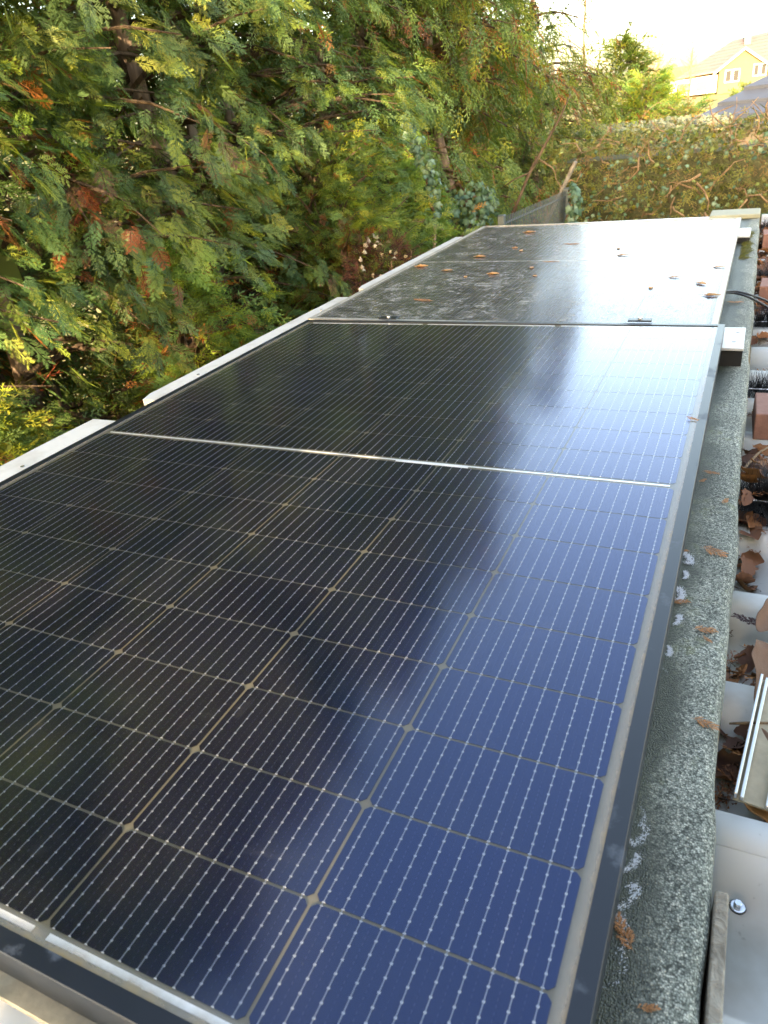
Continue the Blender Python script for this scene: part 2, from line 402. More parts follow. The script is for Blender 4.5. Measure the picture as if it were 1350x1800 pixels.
# ------------------------------------------------------------------ solar panels
PU, PV, MG = .1835, .0925, .014
YMID = 9*PV+MG/2; YEND = 18*PV+MG
def cell_mesh():
    a, b, c = .0903, .0450, .0040
    pts = [(-a+c, -b), (a-c, -b), (a, -b+c), (a, b-c), (a-c, b), (-a+c, b), (-a, b-c), (-a, -b+c)]
    mb = MB(); mb.quad(*[(x, y, 0) for x, y in pts]); n = len(pts)
    for i in range(n):
        x0, y0 = pts[i]; x1, y1 = pts[(i+1) % n]; mb.quad((x0, y0, 0), (x1, y1, 0), (x1, y1, -.0006), (x0, y0, -.0006))
    return mb.mesh('cell')
CELL = cell_mesh(); CELL.materials.append(MAT['cell'])
WIRE = MB().box(-.00036, .00036, 0, 9*PV-.004, 0, .0003).mesh('wire'); WIRE.materials.append(MAT['wire'])
XO0, XO1, YO0, YO1 = -1.1255, .0245, -.028, YEND+.028       # outer frame
FL = .0150
WIRE2 = WIRE.copy(); WIRE2.materials.clear(); WIRE2.materials.append(plain('dull_wire', (.05, .05, .055), .5, .2, .1, 400, 0))
def solar_panel(loc, rot, label, glass):
    g = empty('solar_panel', loc, rot); tag(g, label, 'solar panel', 'solar panels on the shed roof')
    MB().box(XO0+.006, XO1-.006, YO0+.006, YO1-.006, -.0030, -.0010).obj('backsheet', MAT['backsheet'], g)
    for r in range(18):
        y = (r+.5)*PV+(MG if r > 8 else 0)
        for c in range(6): link('cell', CELL, None, g, ((c-5.5)*PU, y, 0))
    for h in range(2):
        for c in range(6):
            for k in range(11):
                link('wire', WIRE if glass == 'glass' else WIRE2, None, g, ((c-5.5)*PU+(k-5)*.182/11, .002+h*(9*PV+MG), .0001))
    # cross ribbons: near end, middle, far end
    def rib(x0, x1, y0, y1): MB().box(x0, x1, y0, y1, -.0006, .0004).obj('ribbon', MAT['ribbon'], g)
    for a in range(3):
        rib(-6*PU+2*a*PU-.0+.010, -6*PU+2*a*PU+2*PU-.006, -.0075, -.0025)
        rib(-6*PU+2*a*PU+.010, -6*PU+2*a*PU+2*PU-.006, YEND+.0025, YEND+.0075)
    rib(-6*PU+.006, -.008, YMID-.0016, YMID+.0016)
    MB().box(-2.42*PU, -1.72*PU, YMID-.0058, YMID-.0022, -.0006, .0005).obj('joint_strip', MAT['white_paint_bright'], g)
    MB().box(XO0+.008, XO1-.008, YO0+.008, YO1-.008, .0009, .0012).obj('glass', MAT[glass], g)
    zt, zb = .0030, -.032
    def prof(name, axis, a0, a1, o, s):
        # hollow-looking frame bar: lip, outer web, inward bottom flange, mitred ends; o outer coordinate, s inward sign
        P = [(o, zb), (o, zt-.0008), (o+s*.0008, zt), (o+s*FL, zt), (o+s*FL, zt-.0016), (o+s*.010, zt-.0022), (o+s*.010, zb+.002), (o+s*.030, zb+.002), (o+s*.030, zb)]
        mb = MB(); n = len(P)
        for e, sg in ((a0, 1), (a1, -1)):
            for q, z in P:
                t = e+sg*abs(q-o)
                mb.v.append((q, t, z) if axis == 'y' else (t, q, z))
        for i in range(n): mb.f.append((i, (i+1) % n, n+(i+1) % n, n+i))
        mb.f.append(tuple(range(n))); mb.f.append(tuple(range(n, 2*n)))
        return mb.obj(name, MAT['frame'] if glass == 'glass' else MAT['frame_old'], g)
    prof('frame_bar', 'y', YO0, YO1, XO0, 1); prof('frame_bar', 'y', YO0, YO1, XO1, -1)
    b = prof('frame_bar', 'x', XO0, XO1, YO0, 1); prof('frame_bar', 'x', XO0, XO1, YO1, -1)
    fl = MB().box(XO0+.01, XO1-.01, YO0-.014, YO0+.002, zb-.006, zb-.0005, .0006).obj('flange', MAT['frame_flange'], g)
    return g
solar_panel((0, 0, 0), (0, 0, 0), 'near black solar panel with visible white busbar lines and a clean glass face', 'glass')
solar_panel((-.018, 1.768, -.0190), (0, math.radians(.72), 0), 'far solar panel, dusty and grey with orange leaves scattered on it', 'glass_dirty')

# clamps in the joint between the panels
for i, (x, lb) in enumerate(((-.17, 'dark clamp bridging the joint between the panels, right end'), (-.86, 'dark clamp bridging the joint between the panels, left end'))):
    g = empty('panel_clamp', (x, 1.7235, -.01)); tag(g, lb, 'clamp', 'clamps between the panels')
    MB().box(-.028, .028, -.0125, .0125, .0145, .0185, .001).obj('plate', MAT['frame'], g)
    MB().tube([(0, 0, .0186), (0, 0, .0225)], .0052, 6).obj('bolt', MAT['zinc'], g)

# ------------------------------------------------------------------ white rails and plates under the frames
def rail(x0, x1, y0, y1, zt, label, far=False):
    g = empty('mounting_rail', ((x0+x1)/2, (y0+y1)/2, zt-.033)); tag(g, label, 'rail', 'white mounting rails')
    cx, cy = (x0+x1)/2, (y0+y1)/2
    MB().box(x0-cx, x1-cx, y0-cy, y1-cy, .026, .033, .001).obj('top_plate', MAT['white_alu'], g)
    MB().box(x0-cx+.003, x1-cx-.001, y0-cy+.004, y1-cy-.004, -.0115, .0255).obj('rubber_pad', MAT['rubber'], g)
    for sx, sy in ((-.016, .045), (-.022, -.035)):
        MB().tube([(x1-cx+sx, sy, .0331), (x1-cx+sx, sy, .0352)], .0042, 8).obj('rivet', MAT['zinc'], g)
rail(-1.10, .070, 1.640, 1.815, -.034, 'white rail end with black underside sticking out beside the panel joint')
rail(-1.10, .050, 3.24, 3.44, -.053, 'small white rail end at the far right corner of the dusty panel')
def plate(y0, y1, x0, zt, label, cut):
    g = empty('edge_plate', (-1.19, (y0+y1)/2, zt-.03)); tag(g, label, 'plate', 'white plates along the left edge')
    ys = np.linspace(y0, y1, 26); mb = MB(); yc = (y0+y1)/2
    rr = random.Random(int(y0*100)); out = []
    for k, y in enumerate(ys):
        w = rr.uniform(-.0012, .0012)
        xo = x0+w
        if cut and k == 0: xo = x0+.012
        out.append(xo)
    for k in range(len(ys)-1):
        a, b = out[k]+1.19, out[k+1]+1.19; y, yy = ys[k]-yc, ys[k+1]-yc
        mb.quad((a, y, .03), (.065, y, .03), (.065, yy, .03), (b, yy, .03))
        mb.quad((a, y, .03), (b, yy, .03), (b, yy, .0), (a, y, .0))
        mb.quad((a, y, 0), (b, yy, 0), (.065, yy, 0), (.065, y, 0))
        mb.quad((.065, y, .03), (.065, y, 0), (.065, yy, 0), (.065, yy, .03))
    for k, y in ((0, ys[0]-yc), (-1, ys[-1]-yc)):
        a = out[k]+1.19; mb.quad((a, y, .03), (a, y, 0), (.065, y, 0), (.065, y, .03))
    mb.obj('sheet', MAT['white_alu'], g)
    for f in (.18, .82):
        MB().tube([(-.034, (f-.5)*(y1-y0), .0301), (-.034, (f-.5)*(y1-y0), .0325)], .0045, 8).obj('rivet', MAT['zinc'], g)
plate(-.45, .965, -1.282, -.034, 'nearest white metal plate along the left panel edge', False)
plate(1.10, 2.15, -1.262, -.034, 'long white metal plate in the middle of the left panel edge', True)
plate(2.31, 3.42, -1.270, -.040, 'farthest white metal plate beside the dusty panel', True)

# ------------------------------------------------------------------ lower corrugated roof on the right
ZC, ZV, PER, Y0R = -.160, -.196, .2070, .395
def lower_roof():
    g = empty('carport_roof', (1.3, 2., -2.5)); tag(g, 'white trapezoidal sheet roof below the felt edge, littered with leaves', 'roof')
    me = None
    prof = [(-.021, 0), (.021, 0), (.045, ZV-ZC), (.162, ZV-ZC), (.186, 0)]
    k0, k1 = -5, 20
    for sheet in range(5):                              # five lapped sheets, five ribs each
        pts = []
        for k in range(k0+sheet*5, k0+sheet*5+5):
            for (y, z) in prof[:-1]: pts.append((Y0R+k*PER+y, ZC+z))
        k = k0+sheet*5+5; pts += [(Y0R+k*PER-.021, ZC), (Y0R+k*PER+.018, ZC)]
        V = []; F = []
        dz = .0011*(sheet % 2)
        for x in (.0925, 2.6):
            for y, z in pts: V.append((x-1.3, y-2., z+2.5+dz))
        n = len(pts)
        for i in range(n-1): F.append((i, i+1, n+i+1, n+i))
        o = link('roof_sheet', mesh_np('roof_sheet', V, F), MAT['white_sheet'], g)
        md = o.modifiers.new('thick', 'SOLIDIFY'); md.thickness = .0008; md.offset = -1
    for (x, k) in ((.121, -1), (.9, -1), (1.7, -1), (.9, 3), (1.7, 3), (.9, 8), (1.7, 8)):
        y = Y0R+k*PER+.150 if x < .2 else Y0R+k*PER+.1
        s = empty('screw', (x-1.3, y-2., ZV+2.5)); s.parent = g
        MB().tube([(0, 0, .0004), (0, 0, .0018)], .0078, 18).obj('rubber_washer', MAT['rubber'], s)
        MB().tube([(0, 0, .0018), (0, 0, .0030), (0, 0, .0034)], [.0072, .0070, .006], 18).obj('steel_washer', MAT['zinc'], s)
        MB().tube([(0, 0, .0034), (0, 0, .0078), (0, 0, .0082)], [.0040, .0040, .0034], 6).obj('hex_head', MAT['zinc'], s)
    for x in (.16, 2.55):
        for y in (-.6, 2., 4.4): MB().box(x-1.3-.05, x-1.3+.05, y-2.05, y-1.95, 0, 2.26).obj('post', MAT['wall_grey'], g)
    MB().box(.112-1.3, 2.6-1.3, -.62-2, -.56-2, 2.2, 2.298).obj('beam', MAT['wall_grey'], g)
    MB().box(.112-1.3, 2.6-1.3, 4.4-2, 4.46-2, 2.2, 2.298).obj('beam', MAT['wall_grey'], g)
lower_roof()

# ------------------------------------------------------------------ foliage: flat scale-leaf sprays
def spray_proto(nside, nsub, seed, wid=.42):
    """a flat frond along +Y (length 1) made of tapered pieces: axis, side shoots, sub-shoots. returns V, F(tri), shade(0..1 along)"""
    r = np.random.default_rng(seed); V = []; F = []; S = []
    def zc(x, y): return -.16*y*y-.22*x*x
    def tri(p, q, w, s0, s1, lift=0.):
        d = (q[0]-p[0], q[1]-p[1]); L = math.hypot(*d)+1e-9; nx, ny = -d[1]/L*w, d[0]/L*w
        n = len(V)
        m = (p[0]+d[0]*.45, p[1]+d[1]*.45)
        V.extend([(p[0]+nx*.4, p[1]+ny*.4, zc(*p)), (m[0]-nx, m[1]-ny, zc(*m)+lift), (q[0], q[1], zc(*q)), (m[0]+nx, m[1]+ny, zc(*m)+lift)])
        F.append((n, n+1, n+2)); F.append((n, n+2, n+3)); S.extend([s0, (s0+s1)/2, s1, (s0+s1)/2])
    def tri1(p, q, w, s0, s1):
        d = (q[0]-p[0], q[1]-p[1]); L = math.hypot(*d)+1e-9; nx, ny = -d[1]/L*w, d[0]/L*w; n = len(V)
        V.extend([(p[0]+nx, p[1]+ny, zc(*p)), (p[0]-nx, p[1]-ny, zc(*p)), (q[0], q[1], zc(*q)+.01)]); F.append((n, n+1, n+2)); S.extend([s0, s0, s1])
    tri((0, 0), (0, 1), .016, .0, .9)
    for k in range(nside):
        for sd in (-1, 1):
            t = .10+.82*(k+(.5 if sd > 0 else 0)+r.uniform(-.2, .2))/nside
            L = wid*(1-t)**.55*(.55+.45*min(1, t*4))*r.uniform(.75, 1.15)+.05
            a = math.radians(r.uniform(38, 56))*(1-.25*t)
            dx, dy = sd*math.sin(a), math.cos(a); p = (0, t); q = (dx*L, t+dy*L)
            tri(p, q, .014 if nsub else .11, .2, .9)
            for j in range(nsub):
                for s2 in (-1, 1):
                    u = .18+.74*(j+(.5 if s2 > 0 else 0)+r.uniform(-.15, .15))/nsub
                    l2 = .36*L*(1-u*.75)*r.uniform(.7, 1.2)+.022
                    b = math.atan2(dx, dy)+s2*math.radians(r.uniform(34, 52))
                    p2 = (dx*L*u, t+dy*L*u); q2 = (p2[0]+math.sin(b)*l2, p2[1]+math.cos(b)*l2)
                    tri1(p2, q2, {4: .0135, 3: .018, 2: .024, 1: .034}[nsub], .4, 1.)
    return np.array(V), np.array(F), np.array(S)
HI = [spray_proto(6, 4, 11+i, .33+.05*i) for i in range(4)]
MID = [spray_proto(4, 2, 31+i, .38) for i in range(3)]
LOW = [spray_proto(3, 1, 51+i, .42) for i in range(3)]
SUB = [spray_proto(2, 1, 81+i, .45) for i in range(3)]
FAR = [spray_proto(2, 0, 61+i, .42) for i in range(3)]
print('spray tris', [len(p[1]) for p in HI[:1]+MID[:1]+LOW[:1]])
GREENS = np.array([(.135, .215, .052), (.19, .255, .052), (.088, .165, .060), (.12, .205, .075), (.24, .275, .056), (.155, .235, .095)])
BROWN = np.array([(.34, .135, .045), (.26, .09, .03), (.20, .12, .06)])
def frames(D, N):
    """orthonormal frames with Y along D and Z near N"""
    D = D/np.linalg.norm(D, axis=1, keepdims=True)
    X = np.cross(D, N); X /= np.linalg.norm(X, axis=1, keepdims=True)+1e-9
    Z = np.cross(X, D); return np.stack([X, D, Z], 2)       # columns
def bake(P, D, N, size, col, protos, pick):
    """merge many sprays into one vertex/triangle set"""
    R = frames(D, N); VV = []; FF = []; CC = []; off = 0
    for k, (V, F, S) in enumerate(protos):
        I = np.where(pick == k)[0]
        if not len(I): continue
        W_ = np.einsum('nij,vj->nvi', R[I], V)*size[I, None, None]+P[I, None, :]
        C_ = col[I, None, :]*(.62+.72*S[None, :, None])
        n = len(V); VV.append(W_.reshape(-1, 3)); CC.append(C_.reshape(-1, 3))
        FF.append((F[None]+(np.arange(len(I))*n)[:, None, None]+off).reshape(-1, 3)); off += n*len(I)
    return np.concatenate(VV), np.concatenate(FF), np.concatenate(CC)
def merge(parts):
    off = 0; V = []; F = []; C = []
    for v, f, c in parts: V.append(v); F.append(f+off); C.append(c); off += len(v)
    return np.concatenate(V), np.concatenate(F), np.concatenate(C)
def unit(r, n):
    v = r.normal(size=(n, 3)); return v/np.linalg.norm(v, axis=1, keepdims=True)
# openings through which trunks and the dark inside of the row show: pixel capsules of the line of sight (x0,y0,x1,y1,half-width,keep)
OPEN = [(190, 10, 250, 175, 24, .12), (395, 185, 420, 245, 16, .1), (335, 220, 352, 322, 14, .2), (282, 240, 300, 305, 14, .3),
        (445, 60, 500, 210, 34, .25), (215, 220, 250, 300, 22, .25), (770, 240, 792, 330, 16, .15), (630, 60, 645, 190, 22, .3),
        (40, 660, 110, 700, 40, .35), (560, 90, 590, 200, 18, .3), (380, 480, 470, 560, 26, .35), (310, 590, 380, 640, 26, .35), (500, 170, 560, 215, 20, .3)]
def opened(P, r, depth):
    q, z = pix(P); keep = np.ones(len(P), bool)
    for x0, y0, x1, y1, w, k in OPEN:
        m_ = atx((x0+x1)/2, (y0+y1)/2, -2.92) if x0 < 600 else aty((x0+x1)/2, (y0+y1)/2, 6.18)
        zc_ = pix(m_)[1][0]-.05
        a = np.array([x0, y0]); b = np.array([x1-x0, y1-y0]); t = np.clip(((q-a)@b)/(b@b), 0, 1)
        d = np.linalg.norm(q-(a+t[:, None]*b), axis=1)
        keep &= ~((d < w+2) & (z < zc_) & (z > 0) & (r.random(len(P)) > k))
    return keep
# gaps cut through the cedars along the sun's rays to let patches of sun onto the near-left of the panel: x, y on the roof, radius
SUNHOLES = [(atz(x_, y_, 0), r_+.025) for x_, y_, r_ in ((60, 1250, .05), (205, 1145, .05), (300, 1065, .04), (375, 997, .035), (340, 1318, .05), (440, 1207, .04), (520, 1112, .03), (645, 1413, .04), (700, 1310, .03), (230, 1452, .05), (100, 1400, .05), (380, 1085, .03), (480, 1360, .04), (60, 1720, .06), (330, 1740, .05), (180, 1690, .05))]
def sunlit(P, Sz):
    keep = np.ones(len(P), bool)
    for c, r in SUNHOLES:
        v = P-np.array(c); s = v@SUND; d = np.linalg.norm(v-s[:, None]*SUND, axis=1); keep &= ~((d < r+Sz*.62) & (s > .16))
    return keep
SPRAY_ME = []; ZU = np.array([0, 0, 1.])
def spray_mesh(k, colr):
    V, F, S = HI[k]; c = np.array(colr)[None]*(.62+.72*S[:, None])
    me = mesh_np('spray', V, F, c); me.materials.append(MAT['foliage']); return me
for k in range(4):
    for g_ in (GREENS[k], GREENS[(k+1) % 6]): SPRAY_ME.append(spray_mesh(k, g_))

def conifer(name, x, y, zt, R, label, seed, nb=70, per=24, zb=-2.3, tint=(1, 1, 1), dead=.045, trunk=None, rad=.06, barkm='bark', front=.84, lod=None, size=(.09, .165), slope=.18, droop=.55, single=0, taper=.85, group='row of cedar trees along the left', cat='tree', flat=.5, nofar=False):
    r = np.random.default_rng(seed); g = empty(name, (x, y, -2.5)); base = np.array([x, y, -2.5])
    tag(g, label, cat, group)
    H = zt-zb
    # trunk
    if trunk is None:
        n = 9; trunk = [(x+.05*math.sin(seed+k*.9), y+.05*math.cos(seed*1.7+k*.8), -2.5+(zt-.15+2.5)*k/(n-1)) for k in range(n)]
    tr = np.array(trunk, float)
    radii = [rad*(1-.86*k/(len(tr)-1)) for k in range(len(tr))]
    MB().tube(tr-base, radii, 10).obj('trunk', MAT[barkm], g, smooth=True)
    def trunk_at(z):
        return np.stack([np.interp(z, tr[:, 2], tr[:, 0]), np.interp(z, tr[:, 2], tr[:, 1])], -1)
    h = zb+H*np.sort(r.random(nb))**.95
    rel = (h-zb)/H
    L = R*(1-taper*np.clip((rel-.45)/.55, 0, 1)**1.6)*r.uniform(.7, 1.18, nb)*(.82+.18*np.clip(rel/.1, 0, 1))
    az = np.where(r.random(nb) < front, r.uniform(-1.35, 1.35, nb)-.25, r.uniform(0, 2*math.pi, nb))   # 0 = +x, towards the roof
    up = slope+r.uniform(-.15, .22, nb)
    o = trunk_at(h); limb = MB(); P = []; D = []; N = []; Sz = []; dist0 = []
    for b in range(nb):
        ca, sa = math.cos(az[b]), math.sin(az[b]); out = np.array([ca, sa, 0]); lat = np.array([-sa, ca, 0])
        def path(s): return np.array([o[b, 0], o[b, 1], h[b]])+out*L[b]*s+np.array([0, 0, 1])*L[b]*(up[b]*s*1.6-(droop*.62)*s*s)+lat*L[b]*.10*math.sin(3*s+b)
        pts = [path(s) for s in (0, .25, .5, .75, .95)]
        limb.tube([q-base for q in pts], [.014+.008*L[b], .012, .008, .005, .002], 4, False)
        m = max(6, int(per*(.92 if lod is None else 1)*(.55+.6*L[b]/max(R, .01))))
        sv = 1.03-.72*r.random(m)**1.5
        def pv(t): return np.array([o[b, 0], o[b, 1], h[b]])+t[:, None]*out*L[b]+(L[b]*(up[b]*t*1.6-(droop*.62)*t*t))[:, None]*ZU+(L[b]*.10*np.sin(3*t+b))[:, None]*lat
        q = pv(sv); tg = pv(sv+.04)-q; tg /= np.linalg.norm(tg, axis=1, keepdims=True)
        side = r.choice((-1., 1.), m); spread = (1.02-sv)*1.0+.22
        q = q+(side*spread*L[b]*.36*r.random(m))[:, None]*lat+(r.normal(size=m)*.05)[:, None]*ZU
        d = tg*r.uniform(.5, 1.1, m)[:, None]+(side*r.uniform(.05, .85, m))[:, None]*lat-r.uniform(-.15, droop*1.35, m)[:, None]*ZU
        nn = r.uniform(.05, .9, m)[:, None]*out+(r.uniform(.1, 1, m)*flat*2)[:, None]*ZU+r.normal(size=(m, 3))*.38
        P += list(q); D += list(d); N += list(nn); Sz += list(r.uniform(*size, m)*(1.08-.25*sv))
    # sparse, darker and partly dead growth close to the trunk
    nf = int(nb*per*.11)
    hz = zb+H*r.random(nf); a_ = r.uniform(0, 2*math.pi, nf); rr_ = R*r.uniform(.05, .55, nf)*(1-taper*np.clip(((hz-zb)/H-.45)/.55, 0, 1)**1.6)
    oo = trunk_at(hz); inner0 = len(P)
    for k in range(nf):
        P.append(np.array([oo[k, 0]+math.cos(a_[k])*rr_[k], oo[k, 1]+math.sin(a_[k])*rr_[k], hz[k]]))
        D.append(np.array([math.cos(a_[k]), math.sin(a_[k]), 0])+r.normal(size=3)*.7); N.append(r.normal(size=3)); Sz.append(r.uniform(*size)*2.0)
    limb.obj('limbs', MAT['limb'], g)['kind'] = 'stuff'
    inner = np.arange(len(P)) >= inner0
    P = np.array(P); D = np.array(D); N = np.array(N); Sz = np.array(Sz)
    k = opened(P+D/np.linalg.norm(D, axis=1, keepdims=True)*Sz[:, None]*.45, r, math.hypot(x-CAMP[0], y-CAMP[1])-.05) & sunlit(P+D/np.linalg.norm(D, axis=1, keepdims=True)*Sz[:, None]*.55, Sz)
    P, D, N, Sz, inner = P[k], D[k], N[k], Sz[k], inner[k]; n = len(P)
    clump = (np.sin(P[:, 0]*5.1+seed)+np.sin(P[:, 1]*4.3+2*seed)+np.sin(P[:, 2]*4.7+seed*.6))/3
    ci = np.clip((clump*1.6+2.5+r.normal(size=n)*1.1), 0, 5).astype(int)
    col = GREENS[ci]*np.array(tint)*r.uniform(.75, 1.25, (n, 1))
    dd = (clump < -.2)*dead*3.0+dead*.5; isd = r.random(n) < dd
    col[isd] = BROWN[r.integers(0, 3, isd.sum())]*r.uniform(.7, 1.3, (isd.sum(), 1))
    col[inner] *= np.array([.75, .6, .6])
    q, z = pix(P); inv = (q[:, 0] > -160) & (q[:, 0] < 1450) & (q[:, 1] > -160) & (q[:, 1] < 900) & (z > 0)
    dist = np.linalg.norm(P-CAMP, axis=1)
    axd = (P[:, :2]-o.mean(0))@np.array([CAMP[0]-x, CAMP[1]-y])/math.hypot(CAMP[0]-x, CAMP[1]-y)
    lv = np.where(inv & (axd > .42) & (dist < 3.9), 0, np.where(inv & (axd > .12) & (dist < 4.9), 1, 2))
    lv = np.where(inv, lv, np.where((q[:, 0] > -600) & (q[:, 1] > -400) & (z > 0) & (dist < 4.2) & (axd > .2), 2, 3)); lv[inner] = np.where(inv[inner] & (axd[inner] > 0) & (dist[inner] < 4.5), 2, 3)
    if lod is not None: lv = np.maximum(lv, lod)
    if nofar: lv = np.minimum(lv, 2)
    near_in = inner & inv & (dist < 9) & (lod != 3); Sz[near_in] *= .6; lv[near_in] = 2
    if lod is None and not nofar:
        dk = ((lv == 3) & (r.random(n) < .55)) | ((lv == 2) & ~inner & (axd < .1) & (r.random(n) < np.where(axd < -.35, .5, .3)))
        Sz[(lv == 3)] *= 1.25
        kk = ~dk; P, D, N, Sz, inner, col, isd, ci, q, inv, dist, axd, lv = (v[kk] for v in (P, D, N, Sz, inner, col, isd, ci, q, inv, dist, axd, lv)); n = len(P)
    lv[(lv == 2) & (inner | (axd < -.05) | (x < -4))] = 4
    # the sprays that show largest are pieces of their own
    own = np.zeros(n, bool)
    if single:
        cand = np.where((lv <= 1) & inv & ~isd & (q[:, 0] > 0) & (q[:, 0] < 1350) & (q[:, 1] > 0))[0]
        score = axd[cand]+.25*r.random(len(cand)); own[cand[np.argsort(-score)[:single]]] = True
        Rm = frames(D, N)
        for i in np.where(own)[0]:
            M4 = Matrix([[*Rm[i][0], 0], [*Rm[i][1], 0], [*Rm[i][2], 0], [0, 0, 0, 1]])
            link('spray', SPRAY_ME[int(ci[i]) if ci[i] < len(SPRAY_ME) else 0], None, g, P[i]-base, M4.to_euler(), Sz[i])
    parts = []
    for l, pr in ((0, HI), (1, MID), (2, LOW), (3, FAR), (4, SUB)):
        I = np.where((lv == l) & ~own)[0]
        if len(I): parts.append(bake(P[I]-base, D[I], N[I], Sz[I]*(1, 1.05, 1.15, 1.25, 1.25)[l], col[I], pr, r.integers(0, len(pr), len(I))))
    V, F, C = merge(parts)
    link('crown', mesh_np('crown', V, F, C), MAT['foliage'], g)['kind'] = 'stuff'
    TRI[0] += len(F); LODN[:] += np.bincount(lv, minlength=5)
    return g
TRI = [0]; LODN = np.zeros(5, int)
# trunks that show: paths from the ground up through what the photograph shows of them
trA = [(-2.88, 3.34, -2.5), (-2.9, 3.32, -.8), (-2.9, 3.313, .383), (-2.9, 3.243, .739), (-2.9, 3.22, 1.107), (-2.92, 3.16, 2.2), (-2.95, 3.1, 3.4), (-2.95, 3.1, 4.4)]
trB = [(-2.86, 4.1, -2.5), (-2.88, 4.07, -.5), (-2.9, 4.036, .507), (-2.9, 3.981, .694), (-2.93, 3.9, 1.4), (-2.95, 3.85, 2.6), (-2.95, 3.8, 4.2)]
trC = [(-2.86, 3.56, -2.5), (-2.88, 3.57, -.5), (-2.9, 3.587, .296), (-2.9, 3.625, .618), (-2.92, 3.70, 1.2), (-2.95, 3.75, 2.4), (-2.95, 3.75, 4.0)]
trD = [(-2.30, 6.2, -2.5), (-2.31, 6.2, -1.), (-2.33, 6.2, -.063), (-2.406, 6.2, .334), (-2.45, 6.2, 1.2), (-2.5, 6.2, 2.6), (-2.5, 6.2, 3.8)]
trE = [(-3.05, 6.25, -2.5), (-3.06, 6.22, -.5), (-3.057, 6.2, .649), (-3.041, 6.2, .977), (-3.0, 6.2, 2.2), (-3., 6.2, 4.3)]
conifer('cedar_tree', -2.92, .95, 4.6, 1.15, 'cedar at the left picture edge with drooping yellow green sprays', 4, nb=210, per=60, tint=(1.1, 1.05, .9), single=20)
conifer('cedar_tree', -2.92, 2.05, 4.7, 1.2, 'broad green cedar filling the left of the row, trunk hidden', 5, nb=205, per=58, single=60, dead=.06)
conifer('cedar_tree', -2.9, 3.24, 4.6, 1.15, 'cedar with the thick brown bare trunk at upper left', 6, nb=190, per=58, trunk=trA, rad=.085, single=60, dead=.07)
conifer('cedar_tree', -2.9, 3.66, 4.4, .95, 'slim cedar with a grey trunk just right of the thick brown trunk', 7, nb=70, per=36, trunk=trC, rad=.05, barkm='bark_grey', single=10)
conifer('cedar_tree', -2.9, 4.0, 4.6, 1.05, 'cedar with pale grey trunk showing in a dark hollow', 8, nb=160, per=54, trunk=trB, rad=.05, barkm='bark_grey', single=40)
conifer('cedar_tree', -2.85, 5.1, 4.8, 1.1, 'dark full cedar with dangling sprays right of the grey trunks', 9, nb=200, per=56, tint=(1., 1.05, .95), dead=.05, single=30, droop=.75)
conifer('cedar_tree', -3.04, 6.2, 4.6, 1.0, 'cedar with hanging olive foliage and brown dead tips in mid row', 10, size=(.12, .21), nb=144, per=52, trunk=trE, rad=.08, tint=(1.1, 1, .8), dead=.10, droop=.85, single=10)
conifer('cedar_tree', -2.38, 6.2, 4.0, .95, 'cedar with brown trunk showing right of the hanging ivy', 11, size=(.12, .21), nb=140, per=52, trunk=trD, rad=.075, tint=(1.1, 1., .75), dead=.10, droop=.9, single=10)
conifer('cedar_tree', -2.75, 7.3, 3.4, .9, 'feathery olive cedar behind the leaning bare branch', 12, nofar=True, size=(.12, .21), nb=127, per=44, tint=(1.1, 1.02, .85), droop=.85)
conifer('cedar_tree', -2.15, 8.4, 2.9, .85, 'thin see-through cedar against the white sky at end of row', 13, nofar=True, size=(.12, .21), nb=110, per=34, tint=(1.05, 1.02, .95), droop=.8)
for i_, (bx_, by_) in enumerate(((-4.3, .2), (-4.35, 1.6), (-4.3, 3.0), (-4.35, 4.4), (-4.4, 5.8), (-4.2, 7.2))):
    conifer('cedar_tree', bx_, by_, 4.4, 1.1, 'cedar of the hidden back row, %s from the near end' % ('first', 'second', 'third', 'fourth', 'fifth', 'last')[i_], 40+i_, nb=115, per=28, lod=2, nofar=True, size=(.28, .44), group='back row of cedar trees', dead=.08)
for i_, (bx_, by_, zt_, R_, zb_) in enumerate(((-.12, -2.3, 1.95, .66, -2.3), (.45, -2.3, 2.25, .7, -2.3), (1.1, -2.3, 3.3, .72, -2.3), (1.9, -2.3, 3.4, .72, -2.3), (2.8, -2.3, 3.0, .72, -2.3), (.75, -4.6, 4.6, .62, -2.3), (-.4, -4.9, 8.5, 2.0, 4.5))):  # unseen trees added to throw shade on roof, far cedars and upper row
    conifer('added_shade_cedar', bx_, by_, zt_, R_, 'unseen cedar added behind the viewer for its shade, '+('%s from the left in the front line' % ORD[i_] if i_ < 5 else ('tall slim one at the back', 'tallest one with bare lower trunk')[i_-5]), 80+i_, nb=150, per=24, lod=3, size=(.30, .44), group='unseen cedars added for their shade', dead=.03, front=0, taper=.9 if i_ in (0, 6) else .5, zb=zb_)
conifer('cedar_tree', -3.55, 7.9, 3.9, 1.0, 'dense olive cedar filling the gap behind the leaning branch', 50, nb=105, per=26, lod=2, size=(.2, .33), dead=.07, droop=.8, tint=(1.05, 1, .85))
conifer('cedar_tree', -3.2, 9.6, 3.0, .95, 'far cedar between the leaning branch and the see-through cedar', 51, nb=95, per=24, lod=2, size=(.2, .33), dead=.05, droop=.8)
sh = 'low cedar shrubs in front of the row'
conifer('cedar_shrub', -2.12, 3.55, .36, .62, 'bushy light green cedar shrub below the grey trunks', 21, nb=135, per=48, zb=-2.2, rad=.03, slope=.5, droop=.35, single=40, tint=(1.3, 1.22, .95), group=sh, cat='shrub', size=(.075, .135), taper=.6)
